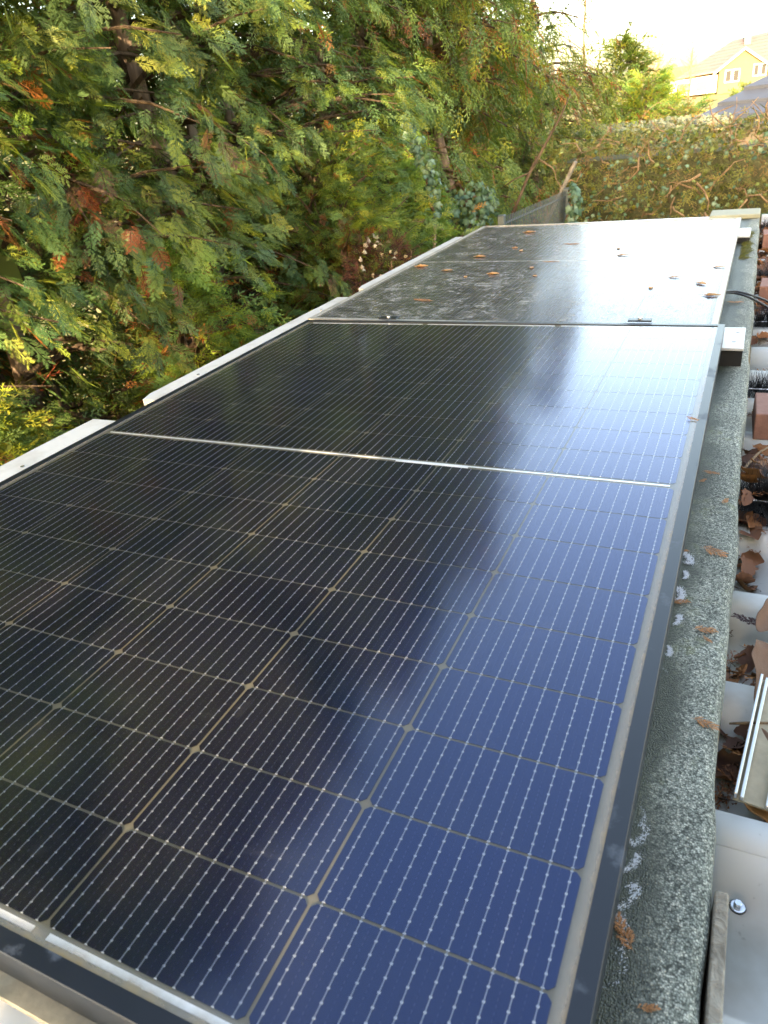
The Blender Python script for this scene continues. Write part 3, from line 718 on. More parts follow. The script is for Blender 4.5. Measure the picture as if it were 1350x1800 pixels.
conifer('cedar_shrub', -2.18, 4.5, .25, .60, 'bushy cedar shrub left of the hanging ivy', 22, nb=125, per=48, zb=-2.2, rad=.03, slope=.5, droop=.35, single=30, tint=(1.3, 1.2, .9), group=sh, cat='shrub', size=(.075, .135), taper=.6, dead=.07)
conifer('cedar_shrub', -2.15, 2.35, -.02, .55, 'cedar shrub behind the gap between the first two white plates', 23, nb=130, per=48, zb=-2.2, rad=.03, slope=.45, droop=.4, single=30, tint=(1.3, 1.2, .9), group=sh, cat='shrub', size=(.085, .145), taper=.6, dead=.12)
conifer('cedar_shrub', -2.05, 1.15, -.14, .5, 'yellow green cedar shrub at the lower left picture edge', 24, nb=120, per=48, zb=-2.2, rad=.03, slope=.45, droop=.4, single=20, tint=(1.3, 1.15, .75), group=sh, cat='shrub', size=(.085, .145), taper=.6)
print('crown tris', TRI[0], LODN)

# ------------------------------------------------------------------ ivy: lobed leaves
def ivy_proto(seed):
    r = np.random.default_rng(seed); P = [(0, 0)]
    ang = [(-150, .34), (-118, .52), (-92, .40), (-62, .78), (-36, .52), (0, 1.05), (36, .52), (62, .78), (92, .40), (118, .52), (150, .34)]
    V = [(0, .08, .06)]
    for a, l in ang:
        a = math.radians(a); l *= r.uniform(.9, 1.1)*.62; V.append((math.sin(a)*l, .08+math.cos(a)*l, -.10*l*abs(math.sin(a))*2-.05*l))
    F = [(0, i+1, i) for i in range(1, len(ang))]+[(0, 1, len(ang))]
    return np.array(V), np.array(F), np.linspace(.3, .9, len(V))
IVY = [ivy_proto(71+i) for i in range(3)]
IVYC = np.array([(.035, .085, .05), (.06, .12, .075), (.10, .16, .10), (.055, .10, .035), (.13, .17, .05)])
def ivy_mesh(k, c):
    V, F, S = IVY[k]; cc = np.array(c)[None]*(.75+.4*S[:, None]); cc[0] = np.array(c)*1.6+.03
    me = mesh_np('leaf', V, F, cc); me.materials.append(MAT['ivy']); return me
IVY_ME = [ivy_mesh(i % 3, IVYC[i]) for i in range(5)]
def leaf_objs(g, base, P, D, N, Sz, pick, mes=IVY_ME, name='leaf'):
    Rm = frames(D, N)
    for i in range(len(P)):
        M4 = Matrix([[*Rm[i][0], 0], [*Rm[i][1], 0], [*Rm[i][2], 0], [0, 0, 0, 1]])
        link(name, mes[int(pick[i]) % len(mes)], None, g, P[i]-base, M4.to_euler(), Sz[i])
def ivy_thing(label, centre, pts, radii, n, seed, size=(.05, .085), name='ivy_vine', cat='ivy'):
    """a climbing stem with its leaves, each a piece of its own"""
    r = np.random.default_rng(seed); base = np.array(centre, float); g = empty(name, centre); tag(g, label, cat)
    pts = np.array(pts, float); k = np.linspace(0, len(pts)-1, 14)
    path = np.stack([np.interp(k, np.arange(len(pts)), pts[:, i]) for i in range(3)], 1); path += r.normal(size=path.shape)*.012
    MB().tube(path-base, .010, 6).obj('stem', MAT['twig'], g, smooth=True)
    t = r.random(n)*(len(pts)-1); i0 = np.clip(t.astype(int), 0, len(pts)-2); f = (t-i0)[:, None]
    c = pts[i0]*(1-f)+pts[i0+1]*f; rd = np.interp(t, np.arange(len(pts)), radii)
    u = unit(r, n); u[:, 0] = np.abs(u[:, 0])*.9; u[:, 1] = -np.abs(u[:, 1])*.8
    P = c+u*rd[:, None]*r.uniform(.55, 1., (n, 1))
    D = np.stack([r.normal(size=n)*.5, r.normal(size=n)*.5, -r.uniform(.3, 1.2, n)], 1); N = u+r.normal(size=(n, 3))*.35+np.array([.3, -.5, .45])
    leaf_objs(g, base, P, D, N, r.uniform(*size, n), r.integers(0, 4, n))
    return g
iv = ivy_thing('blue green ivy hanging down the dark trunk in mid row', (-1.78, 4.15, -2.5), [aty(708, 208, 4.15), aty(716, 232, 4.15), aty(738, 265, 4.15), aty(755, 320, 4.15), aty(765, 375, 4.15)], [.03, .07, .085, .08, .08], 150, 5, size=(.038, .062))
MB().tube([(0, 0, 0), (-.03, .02, 1.2), np.array(aty(765, 375, 4.15))-np.array([-1.78, 4.15, -2.5])], [.016, .013, .01], 6).obj('stem', MAT['twig'], iv, smooth=True)
ivy_thing('low ivy clump behind the far left corner of the panels', (-2.0, 5.3, -2.5), [(-2.22, 5.3, -.15), (-2.08, 5.25, -.10), (-1.92, 5.25, -.12), (-1.80, 5.3, -.05), (-1.72, 5.4, -.10), (-1.9, 5.2, -.35)], [.14, .17, .18, .13, .10, .2], 210, 6, name='ivy_clump')
ivy_thing('ivy around the grey fence post', (-1.15, 5.35, -2.5), [(-1.13, 5.3, -.28), (-1.10, 5.3, -.12), (-1.12, 5.35, -.05)], [.12, .10, .06], 60, 8, name='ivy_clump')

# brown dead flower clump
def dead_clump():
    r = np.random.default_rng(12); base = np.array([-1.60, 3.20, -2.5]); g = empty('dead_shrub', base); tag(g, 'brown withered shrub with pale seed heads in front of the ivy', 'shrub')
    for k in range(7):
        a = r.uniform(0, 6.28); e = np.array([.16*math.cos(a), .2*math.sin(a), 2.36+r.uniform(-.1, .08)])
        MB().tube([np.zeros(3)+r.normal(size=3)*.03*[1, 1, 0], e*.5+r.normal(size=3)*.04, e], [.008, .006, .003], 5).obj('stem', MAT['twig'], g)
    n = 620; u = unit(r, n); c = base+np.array([0, 0, 2.36]); P = c+u*np.array([.15, .24, .15])*r.uniform(.4, 1, (n, 1))**.5
    col = np.array([(.10, .05, .032), (.16, .07, .045), (.07, .04, .03)])[r.integers(0, 3, n)]*r.uniform(.7, 1.3, (n, 1))
    V, F, C = bake(P-base, u+r.normal(size=(n, 3)), unit(r, n), r.uniform(.04, .085, n), col, LOW, r.integers(0, 3, n))
    link('withered_foliage', mesh_np('withered_foliage', V, F, C), MAT['dead'], g)['kind'] = 'stuff'
    sm = mesh_np('seed_head', IVY[1][0]*np.array([1, 1, 2.5]), IVY[1][1], np.full((len(IVY[1][0]), 3), (.42, .36, .27))); sm.materials.append(MAT['dead'])
    n = 34; u = unit(r, n); u[:, 0] = np.abs(u[:, 0]); u[:, 1] = -np.abs(u[:, 1]); P = c+u*np.array([.16, .25, .15])
    leaf_objs(g, base, P, u+r.normal(size=(n, 3))*.6, unit(r, n)+u, r.uniform(.022, .04, n), np.zeros(n), [sm], 'seed_head')
dead_clump()

# leaning bare branch and fence
def branch():
    b = np.array(aty(905, 395, 5.2)); g = empty('bare_branch', b); tag(g, 'bare brown branch leaning across the far cedars above the fence', 'branch')
    P = [aty(895, 392, 5.2), aty(912, 350, 5.2), aty(930, 305, 5.25), aty(958, 255, 5.3), aty(985, 205, 5.3), aty(1003, 165, 5.35)]
    MB().tube([np.array(p)-b for p in P], [.008, .011, .012, .010, .008, .004], 8).obj('stem', MAT['limb'], g, smooth=True)
    for q, w in (([(928, 305), (905, 315), (880, 332)], .009), ([(955, 258), (942, 250), (928, 258)], .006), ([(972, 228), (978, 205), (975, 190)], .005), ([(940, 288), (962, 280), (968, 272)], .005), ([(912, 350), (900, 372), (893, 400)], .008)):
        MB().tube([np.array(aty(x, y, 5.22))-b for x, y in q], [w*.7, w*.5, w*.3], 6).obj('side_twig', MAT['limb'], g, smooth=True)
branch()
def fence():
    g = empty('mesh_fence', (-1.3, 4.9, -2.5)); tag(g, 'grey metal rod fence running away behind the far left panel corner', 'fence')
    y0, y1, zt = 4.25, 5.42, -.085
    def X(y): return -1.268+(y-4.3)*.088
    n = 44; rod = MB().tube([(0, 0, 0), (0, 0, 2.4)], .0035, 5).mesh('rod'); rod.materials.append(MAT['fence'])
    for k in range(n):
        y = y0+(y1-y0)*k/(n-1); link('rod', rod, None, g, (X(y)+1.3, y-4.9, zt+.02-2.4+2.5))
    for z in (-.02, -.22, -.55, -1.1, -1.7):
        MB().tube([(X(y0)+1.3-.006, y0-4.9, 2.5+zt+z), (X(y1)+1.3-.006, y1-4.9, 2.5+zt+z)], .006, 6).obj('rail', MAT['fence'], g)
    for y in (y0-.03, y1+.02): MB().box(X(y)+1.3-.02, X(y)+1.3+.02, y-4.9-.02, y-4.9+.02, 0, 2.5+zt+.035, .003).obj('post', MAT['fence'], g)
    p = empty('leaning_post', (-1.17, 5.46, -2.5)); tag(p, 'slanted grey board sticking up beside the fence end', 'post')
    a = np.array(aty(985, 340, 5.46))-np.array([-1.17, 5.46, -2.5]); b = np.array(aty(1012, 284, 5.46))-np.array([-1.17, 5.46, -2.5]); d = Vector(b-a).normalized()
    Mx = Matrix.Translation(Vector(a)) @ d.to_track_quat('Z', 'Y').to_matrix().to_4x4()
    MB().box(-.028, .028, -.01, .01, -2.2, (Vector(b)-Vector(a)).length, .002, Mx).obj('board', MAT['wood_grey'], p)
fence()

# ------------------------------------------------------------------ hedges behind
def hedge(name, label, x0, x1, y0, y1, zt, seed, n, size, cols, own=0, twigs=60, tw=.009, sprays=0, mat='ivy', bumps=.05):
    r = np.random.default_rng(seed); base = np.array([(x0+x1)/2, (y0+y1)/2, -2.5]); g = empty(name, base); tag(g, label, 'hedge')
    def surf(m, zlo):
        onf = r.random(m) < .72; x = r.uniform(x0, x1, m); z = np.where(onf, r.uniform(zlo, zt, m), zt); y = np.where(onf, y0, r.uniform(y0, y1, m))
        b = bumps*(np.sin(x*6.1+z*4)+np.sin(x*13+2*z+1)*.6+np.sin(z*11+3*x)*.5)
        y = y-np.where(onf, b+r.uniform(-.14, .03, m)*-1, 0); z = z+np.where(onf, 0, b*.6+r.uniform(-.07, .06, m))
        N = np.where(onf[:, None], np.array([0, -1, .35]), np.array([0, -.25, 1.]))+r.normal(size=(m, 3))*.5
        return np.stack([x, y, z], 1), N
    P, N = surf(n, -1.5); D = np.stack([r.normal(size=n)*.7, r.normal(size=n)*.3, -r.uniform(-.3, 1., n)], 1); Sz = r.uniform(*size, n); ci = r.integers(0, len(cols), n)
    ow = np.zeros(n, bool)
    if own:
        q, z = pix(P); vis = np.where((q[:, 0] > 980) & (q[:, 0] < 1350) & (q[:, 1] > 150) & (q[:, 1] < 392))[0]
        ow[vis[np.argsort(P[vis, 1])[:own]]] = True
        leaf_objs(g, base, P[ow], D[ow], N[ow], Sz[ow], ci[ow])
    I = ~ow
    parts = [bake(P[I]-base, D[I], N[I], Sz[I], cols[ci[I]]*r.uniform(.7, 1.3, (I.sum(), 1)), IVY, r.integers(0, 3, I.sum()))]
    V, F, C = merge(parts); link('foliage', mesh_np('foliage', V, F, C), MAT[mat], g)['kind'] = 'stuff'
    if sprays:
        P, N = surf(sprays, -1.2); D = np.stack([r.normal(size=sprays)*.6, -r.uniform(.1, .8, sprays), r.uniform(-.8, .5, sprays)], 1)
        c = np.array([(.19, .20, .05), (.14, .16, .05), (.24, .21, .06), (.24, .15, .07)])[r.integers(0, 4, sprays)]*r.uniform(.7, 1.2, (sprays, 1))
        V, F, C = bake(P-base, D, N, r.uniform(.07, .15, sprays), c, LOW, r.integers(0, 3, sprays))
        link('clipped_shoots', mesh_np('clipped_shoots', V, F, C), MAT['foliage'], g)['kind'] = 'stuff'
    for k in range(twigs):
        p, _ = surf(1, -.7); p = p[0]-base+np.array([0, -.02, 0]); pts = [p]; d = np.array([r.normal(), -.05, r.normal()*.7])
        for j in range(5): d = d+r.normal(size=3)*np.array([.7, .12, .7]); d /= np.linalg.norm(d); pts.append(pts[-1]+d*r.uniform(.03, .09)*np.array([1, .3, 1]))
        MB().tube(pts, [tw*r.uniform(.5, 1.2)*(1-.13*j) for j in range(6)], 5).obj('twig', MAT['twig'], g, smooth=True)
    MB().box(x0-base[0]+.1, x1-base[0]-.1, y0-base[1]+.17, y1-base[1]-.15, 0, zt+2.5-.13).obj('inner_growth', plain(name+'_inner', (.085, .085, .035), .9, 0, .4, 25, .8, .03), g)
    return g
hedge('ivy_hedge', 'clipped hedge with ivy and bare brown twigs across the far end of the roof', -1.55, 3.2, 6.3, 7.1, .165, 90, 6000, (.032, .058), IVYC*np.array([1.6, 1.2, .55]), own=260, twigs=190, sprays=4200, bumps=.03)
hedge('grey_hedge', 'pale grey green clipped hedge behind the ivy hedge', -2.4, -.3, 9.3, 10.2, .13, 91, 5200, (.035, .06), np.array([(.15, .18, .13), (.20, .22, .15), (.12, .16, .10), (.24, .22, .14)]), twigs=14, bumps=.02)
hedge('lawn_hedge', 'low golden hedge along the lawn below the yellow house', -9.5, 1.5, 40, 41, -.62, 92, 2600, (.14, .26), np.array([(.20, .17, .05), (.26, .21, .07), (.16, .15, .05)]), twigs=0, bumps=.06)

# sunlit trees behind
conifer('bright_conifer', -2.32, 15, 1.25, 1.0, 'sunlit yellow green conifer standing against the white sky', 60, nofar=True, nb=120, per=22, lod=2, size=(.16, .30), tint=(1.05, 1.05, .8), group='sunlit garden trees', taper=.98, front=.3, droop=.3, slope=.4, dead=.02)
conifer('bright_shrub', -1.75, 14.2, .55, .75, 'rounded sunlit shrub right of the bright conifer', 61, nofar=True, nb=90, per=22, lod=2, size=(.14, .26), tint=(1.15, 1.08, .7), group='sunlit garden trees', cat='shrub', taper=.7, front=.3, droop=.3, slope=.5, dead=.03)
conifer('bright_shrub', -1.15, 13.4, .22, .6, 'low olive shrub right of the rounded shrub', 62, nofar=True, nb=70, per=20, lod=2, size=(.12, .22), tint=(1., 1., .8), group='sunlit garden trees', cat='shrub', taper=.7, front=.3, droop=.3, slope=.5, dead=.08)
conifer('round_bush', -.75, 60, -.45, 1.1, 'round dark green bush on the golden lawn', 63, nb=60, per=20, lod=3, size=(.3, .5), tint=(.9, .9, .8), group='sunlit garden trees', cat='shrub', taper=.9, front=.3, droop=.3, slope=.5, dead=0, zb=-2.2)
def bare_tree(x, y, zt, label, seed, spread=1., thin=1.):
    r = np.random.default_rng(seed); base = np.array([x, y, -2.5 if y < 60 else -1.9]); g = empty('bare_tree', base); tag(g, label, 'tree', 'bare trees')
    H = zt-base[2]; mat = MAT['twig']
    MB().tube([(0, 0, 0), (.02*H, 0, H*.35), (.0, 0, H*.7), (.01*H, 0, H)], [.022*H*thin, .016*H*thin, .009*H*thin, .002*H*thin], 7).obj('trunk', mat, g, smooth=True)
    m = MB()
    for k in range(46):
        z = H*r.uniform(.25, .95); a = r.uniform(0, 6.28); L = H*.30*spread*(1.1-z/H)*r.uniform(.6, 1.3); d = np.array([math.cos(a), math.sin(a), r.uniform(.5, 1.3)]); d /= np.linalg.norm(d)
        p0 = np.array([0, 0, z]); p1 = p0+d*L*.5+r.normal(size=3)*.03*L; p2 = p0+d*L+np.array([0, 0, .12*L])
        m.tube([p0, p1, p2], [.0045*H*thin, .003*H*thin, .0008*H*thin], 4, False)
        for j in range(7):
            s = r.uniform(.3, 1); q0 = p0+(p2-p0)*s; e = d+r.normal(size=3)*.6; q1 = q0+e*L*.28
            m.tube([q0, (q0+q1)/2+r.normal(size=3)*.02*L, q1], [.0016*H*thin, .0012*H*thin, .0005*H*thin], 3, False)
    m.obj('twigs', mat, g)['kind'] = 'stuff'
bare_tree(-3.4, 17, 3.2, 'tall bare tree with thin twigs beside the see-through cedar', 3, 1.3, .45)
bare_tree(-15.5, 120, 6.5, 'reddish bare tree at the left of the far house', 4, 1.6)
bare_tree(-11.5, 138, 6.2, 'bare tree just in front of the far mauve roof', 5, 1.6)
bare_tree(-20, 170, 8.5, 'bare tree farthest left on the hillside', 6, 1.6)

# ------------------------------------------------------------------ buildings behind
def tiled_roof(g, name, a, b, c, d, rows, mat, th=.03):
    """sloping roof a-b eave, d-c ridge; each tile course a step of its own"""
    a, b, c, d = map(Vector, (a, b, c, d)); n = (b-a).cross(d-a).normalized()
    if n.z < 0: n = -n
    for k in range(rows):
        t0, t1 = k/rows, (k+1.12)/rows if k < rows-1 else 1
        p = [a.lerp(d, t0), b.lerp(c, t0), b.lerp(c, t1), a.lerp(d, t1)]
        q = [p[0]+n*th, p[1]+n*th, p[2]+n*th*.15, p[3]+n*th*.15]; p = [v-n*th*.6 for v in p]
        mb = MB(); mb.quad(*q); mb.quad(*p[::-1])
        for i in range(4): mb.quad(p[i], p[(i+1) % 4], q[(i+1) % 4], q[i])
        mb.obj('tile_course', mat, g)
def neighbour_shed():
    o = Vector((1.6, 12.2, -2.5)); g = empty('garden_shed', o); tag(g, 'shed with blue grey tiled roof rising above the ivy hedge at right', 'shed')
    A = Vector((-.82, 11, .06))-o; B = Vector((3.6, 11, .06))-o
    A2 = Vector((.85, 12.9, .92))-o; B2 = Vector((3.6, 12.9, .92))-o
    tiled_roof(g, 'roof', A, B, B2, A2, 6, MAT['tile_blue'], .055)
    MB().box(-.45-o.x, 3.4-o.x, 11.25-o.y, 13.3-o.y, 0, 2.42).obj('wall', plain('dark_shed_wall', (.07, .055, .04), .85, 0, .3, 9, .3), g)
neighbour_shed()
def house():
    Y = 150; o = np.array([0, Y, -2.0]); g = empty('yellow_house', o); tag(g, 'yellow gabled house on the far slope, partly washed out by light', 'house')
    k = 1.5
    def W3(x, z, y=0.): return (x*k-o[0], y, (z-.51)*k+.51-o[2])
    def wall(name, pts, y, depth, mat):
        mb = MB(); f = [W3(x, z, y) for x, z in pts]; b = [W3(x, z, y+depth) for x, z in pts]; n = len(f)
        mb.quad(*f); mb.quad(*b[::-1])
        for i in range(n): mb.quad(f[i], f[(i+1) % n], b[(i+1) % n], b[i])
        return mb.obj(name, mat, g)
    wall('gable_wall', [(-5.35, -1.4), (-.55, -1.4), (-.55, 1.45), (-2.95, 3.12), (-5.35, 1.45)], 0, 7, MAT['render_yellow'])
    wall('main_wall', [(-9.0, -1.3), (6., -1.3), (6., 2.2), (-9., 1.2)], 3, 8, MAT['render_yellow'])
    wall('porch', [(-10.4, -.7), (-5.5, -.7), (-5.5, 1.05), (-10.4, .85)], .8, 3, MAT['white_paint'])
    # gable roof: two slabs with white barge boards
    for (x0, z0), (x1, z1) in (((-5.9, 1.12), (-2.95, 3.22)), ((-2.95, 3.22), (0., 1.12))):
        wall('gable_roof', [(x0, z0), (x1, z1), (x1, z1+.18), (x0, z0+.18)], -.5, 8, MAT['tile_mauve'])
        wall('barge_board', [(x0, z0-.16), (x1, z1-.16), (x1, z1+.05), (x0, z0+.05)], -.62, .1, MAT['white_paint'])
    a, b, c, d = W3(-9.7, 1.15, 2.2), W3(7., 2.0, 2.2), W3(7., 5.4, 8.), W3(-4.5, 4.25, 8.)
    tiled_roof(g, 'roof', a, b, c, d, 9, MAT['tile_mauve'], .09)
    wall('porch_roof', [(-10.9, 1.0), (-5.4, 1.25), (-5.4, 1.42), (-10.9, 1.15)], .3, 4, MAT['tile_orange'])
    wall('chimney', [(-3.3, 3.6), (-2.6, 3.6), (-2.6, 5.2), (-3.3, 5.2)], 6, 1, MAT['tile_orange'])
    for x0, x1, z0, z1 in ((-4.62, -4.12, .25, 1.25), (-3.85, -3.35, .25, 1.25), (-1.85, -1.45, .55, 1.5), (-1.15, -.75, .55, 1.5), (-1.3, -1.0, -.75, -.3)):
        f = wall('window', [(x0-.12, z0-.12), (x1+.12, z0-.12), (x1+.12, z1+.12), (x0-.12, z1+.12)], -.06, .12, MAT['white_paint'])
        mb = MB(); mb.box(x0*k, x1*k, -.075, -.03, W3(0, z0)[2], W3(0, z1)[2]); p = mb.obj('pane', MAT['pane'], f)
    for x0, x1 in ((-9.6, -8.4), (-7.6, -6.5)):
        f = wall('window', [(x0, -.35), (x1, -.35), (x1, .55), (x0, .55)], .74, .1, MAT['tile_orange'])
house()

# ------------------------------------------------------------------ things lying on the felt and the lower roof
SPR = []
for k in range(4):
    V, F, S = HI[k]; V = V.copy(); V[:, 2] = V[:, 2]*.6+.02*np.sin(V[:, 1]*9); V[:, 1] -= .5; V[:, 2] -= V[:, 2].min()
    me = mesh_np('sprig', V, F); me.materials.append(MAT['sprig']); md = me; SPR.append(me)
def thick(o, t): m = o.modifiers.new('thick', 'SOLIDIFY'); m.thickness = t/o.scale[0]; m.offset = 0
felt_sprigs = [(1140, 1772, .016, 65, 'tiny orange cedar stick on the felt at the bottom edge'), (1098, 1640, .030, -35, 'frosted pinkish cedar sprig wedged against the near panel frame'),
    (1240, 1272, .026, 100, 'orange cedar sprig on the felt nearest the large brown leaf'), (1238, 1108, .026, 70, 'narrow orange cedar sprig across the felt beside the purple sprig'),
    (1243, 1124, .014, 120, 'small faded sprig bit just below the narrow orange sprig'), (1192, 1058, .028, 60, 'orange cedar sprig touching the frame edge'),
    (1255, 970, .036, 105, 'widest orange cedar sprig lying across the felt'), (1200, 968, .015, 70, 'little orange sprig between the frame and the widest sprig'),
    (1275, 881, .020, 15, 'star-like orange sprig near the right edge of the felt'), (1249, 831, .026, 95, 'thin orange sprig on the felt at mid distance'), (1235, 845, .016, 30, 'small orange sprig just beside the thin one'),
    (1290, 532, .045, 92, 'brown sprig on the felt near the black cables'), (1308, 412, .06, 60, 'brown sprig below the far white rail end'), (1216, 736, .022, 110, 'small orange sprig caught on the right frame of the near panel')]
for i, (x, y, sz, rz, lb) in enumerate(felt_sprigs):
    onp = 'caught on the right' in lb
    p = atz(x, y, .0035 if onp else ZF+.0015)
    o = link('cedar_sprig', SPR[i % 4], None, None, p, (random.uniform(-.1, .1), random.uniform(-.1, .1), math.radians(-rz+90*0)), (sz, sz*1.15, sz*.6)); thick(o, .00025)
    tag(o, lb, 'sprig', 'dry sprigs on the roof edge')
pl = [(1007, 429, .085, 80), (745, 528, .095, 70), (970, 460, .075, 85), (916, 441, .035, 20), (905, 436, .035, 60), (935, 471, .035, 10), (940, 485, .03, 40), (785, 476, .05, 80), (818, 487, .03, 30), (740, 469, .06, 88), (1087, 437, .035, 15), (1095, 449, .05, 88), (1144, 506, .035, 10), (1185, 488, .04, 85), (1232, 499, .045, 40), (1250, 520, .05, 88), (930, 409, .06, 85), (843, 452, .055, 82), (866, 482, .05, 80), (1263, 470, .04, 85)]
pl.sort(key=lambda q: -q[1])
def curled_leaf(seed, fold=.35):
    r = np.random.default_rng(seed); n = 9; V = []; F = []
    for i in range(n):
        t = i/(n-1); w = .34*math.sin(math.pi*min(1, t*.92+.06))**.8*(1+.18*math.sin(t*17+seed)); zz = .22*math.sin(t*3.1+seed)*fold
        for s in (-1, 0, 1): V.append((s*w, t-.5, zz+abs(s)*fold*w*(1.1+.4*math.sin(t*9+seed))))
    for i in range(n-1):
        for j in range(2): a = i*3+j; F.append((a, a+1, a+4, a+3))
    V = np.array(V); V[:, 2] -= V[:, 2].min(); return V, np.array(F)
LEAFM = []
for k, (mt, fo) in enumerate((('orange_leaf', .5), ('orange_leaf', .9), ('dry_leaf', .4), ('dry_leaf', .8))):
    V, F = curled_leaf(k+2, fo); me = mesh_np('leaf', V, F, smooth=True); me.materials.append(MAT[mt]); LEAFM.append(me)
for i, (x, y, sz, rz) in enumerate(pl):
    p = atz(x, y, -.012)
    for _ in range(3): p = atz(x, y, -.019-(p[0]+.018)*math.sin(math.radians(.72))+.0014)
    k = i % 2
    long = sz > .06
    o = link('fallen_leaf', SPR[i % 4] if long else LEAFM[k], None, None, p, (0, 0, math.radians(rz)), (sz*.6, sz, sz*.28)); thick(o, .0003)
    tag(o, ('dry orange sprig' if long else 'small curled orange leaf')+' on the dusty far panel, '+ORD[i]+' counted from its near edge', 'sprig' if long else 'leaf', 'orange leaves on the dusty panel')

# frost patches on the felt beside the frame: curved crusts
def frost_mesh(seed):
    r = np.random.default_rng(seed); n = 420; a0 = r.uniform(-.4, .4); sweep = r.uniform(2.4, 3.8)
    t = r.random(n); a = a0-sweep/2+sweep*t+r.normal(size=n)*.3; w = (.26*np.sin(np.pi*t)**.5+.06)
    R0 = .55+.08*np.sin(5*t+seed)+r.normal(size=n)*w*.85
    C = np.stack([R0*np.cos(a)*.9, R0*np.sin(a), np.zeros(n)], 1); sz = r.uniform(.02, .075, n)*np.exp(-((R0-.55)/w)**2*.5)+.012
    O = np.array([(1, 0, 0), (0, 1, 0), (-1, 0, 0), (0, -1, 0), (0, 0, 1.3)]); tri_ = np.array([(0, 1, 4), (1, 2, 4), (2, 3, 4), (3, 0, 4)])
    rot = r.uniform(0, 6.28, n); cs, sn = np.cos(rot), np.sin(rot)
    V = O[None]*sz[:, None, None]*r.uniform(.7, 1.3, (n, 5, 1)); V = np.stack([V[..., 0]*cs[:, None]-V[..., 1]*sn[:, None], V[..., 0]*sn[:, None]+V[..., 1]*cs[:, None], V[..., 2]*1.6], -1)+C[:, None]
    F = (tri_[None]+(np.arange(n)*5)[:, None, None]).reshape(-1, 3)
    return mesh_np('frost_patch', V.reshape(-1, 3), F, smooth=True)
FR = [frost_mesh(k) for k in range(6)]
for m_ in FR: m_.materials.append(MAT['frost'])
rf = np.random.default_rng(4); fr = []
yy = .075
while yy < .80 and len(fr) < 20:
    fr.append((.0245+rf.uniform(-.002, .003), yy, rf.uniform(.006, .0125)*(1.25 if yy < .2 else 1))); yy += rf.uniform(.018, .036)*(1+.8*(yy > .45))
for i, (x, y, sz) in enumerate(fr):
    o = link('frost_patch', FR[i % 6], None, None, (x, y, ZF+.0004), (0, 0, random.uniform(-.6, .6)), (sz*1.15, sz*2.0, sz*.35))
    tag(o, 'white frost patch on dark wet felt beside the frame, '+ORD[i]+' from the bottom', 'frost', 'frost patches along the frame')

# cables
for i, (pts, lb) in enumerate(((((1270, 512, -.05), (1292, 512, -.062), (1318, 518, -.070), (1352, 531, -.10), (1400, 560, -.16)), 'upper black cable leaving the dusty panel over the felt'), (((1268, 514, -.052), (1290, 515, -.066), (1318, 523, -.074), (1352, 542, -.11), (1400, 580, -.165)), 'lower black cable leaving the dusty panel over the felt'))):
    P = [Vector(atz(x, y, z)) for x, y, z in pts]; b = P[1].copy(); Q = []
    for k in range(len(P)-1):
        for t in np.linspace(0, 1, 5)[:-1]:
            p0, p1, p2, p3 = P[max(k-1, 0)], P[k], P[k+1], P[min(k+2, len(P)-1)]
            Q.append(.5*((2*p1)+(p2-p0)*t+(2*p0-5*p1+4*p2-p3)*t*t+(3*p1-p0-3*p2+p3)*t**3))
    Q.append(P[-1])
    o = MB().tube([q-b for q in Q], .0033, 8).obj('power_cable', MAT['cable'], smooth=True); o.location = b; tag(o, lb, 'cable', 'black cables')

# bricks in the valleys of the lower roof
def brick(y, x, rz, lb, s=(.11, .065, .036)):
    o = MB().box(-s[0], s[0], -s[1]/1, s[1], 0, s[2]*1.6, .0018).obj('brick', MAT['brick']); o.location = (x, y, ZC+.0015); o.rotation_euler = (0, 0, rz); tag(o, lb, 'brick', 'bricks on the lower roof')
brick(1.475, .216, .03, 'reddish brown brick on the white sheet between two dark brushes')
brick(2.62, .212, -.04, 'reddish brown brick beside the black cables')
brick(3.62, .21, .02, 'farthest reddish brown brick at the upper right')

# gutter brushes
def brush(y, x0, x1, r0, n, lb, seed):
    r = np.random.default_rng(seed); b = np.array([(x0+x1)/2, y, ZV]); g = empty('gutter_brush', b); tag(g, lb, 'brush', 'black gutter brushes')
    c = np.array([0, 0, r0*.55])
    MB().tube([c+np.array([x0-b[0], 0, 0]), c+np.array([x1-b[0], 0, 0])], .003, 6).obj('wire_core', MAT['zinc'], g)
    x = r.uniform(x0, x1, n)-b[0]; a = r.uniform(0, 2*math.pi, n); L = r0*r.uniform(.7, 1.1, n)
    A = np.stack([x, np.zeros(n), np.full(n, c[2])], 1)
    d = np.stack([r.normal(size=n)*.35, np.cos(a)*1.25, np.sin(a)*.8], 1); B = A+d*L[:, None]; B[:, 2] = np.maximum(B[:, 2], .004)
    w = np.stack([np.full(n, .0007), np.zeros(n), np.zeros(n)], 1)
    V = np.stack([A-w, A+w, B], 1).reshape(-1, 3); F = np.arange(3*n).reshape(-1, 3)
    link('bristles', mesh_np('bristles', V, F), MAT['bristle'], g)['kind'] = 'stuff'
brush(1.10, .095, .75, .095, 9000, 'largest black bristle brush lying in the nearer valley of the lower roof', 1)
brush(1.73, .095, .75, .062, 6000, 'small black brush between the brick and the white ribs', 2)
brush(2.32, .095, .75, .075, 6000, 'black brush beside the white rail end', 3)
brush(2.95, .095, .75, .070, 5000, 'black brush in the leaf litter beyond the cables', 4)
brush(4.05, .095, .75, .075, 5000, 'farthest black brush at the end of the lower roof', 5)

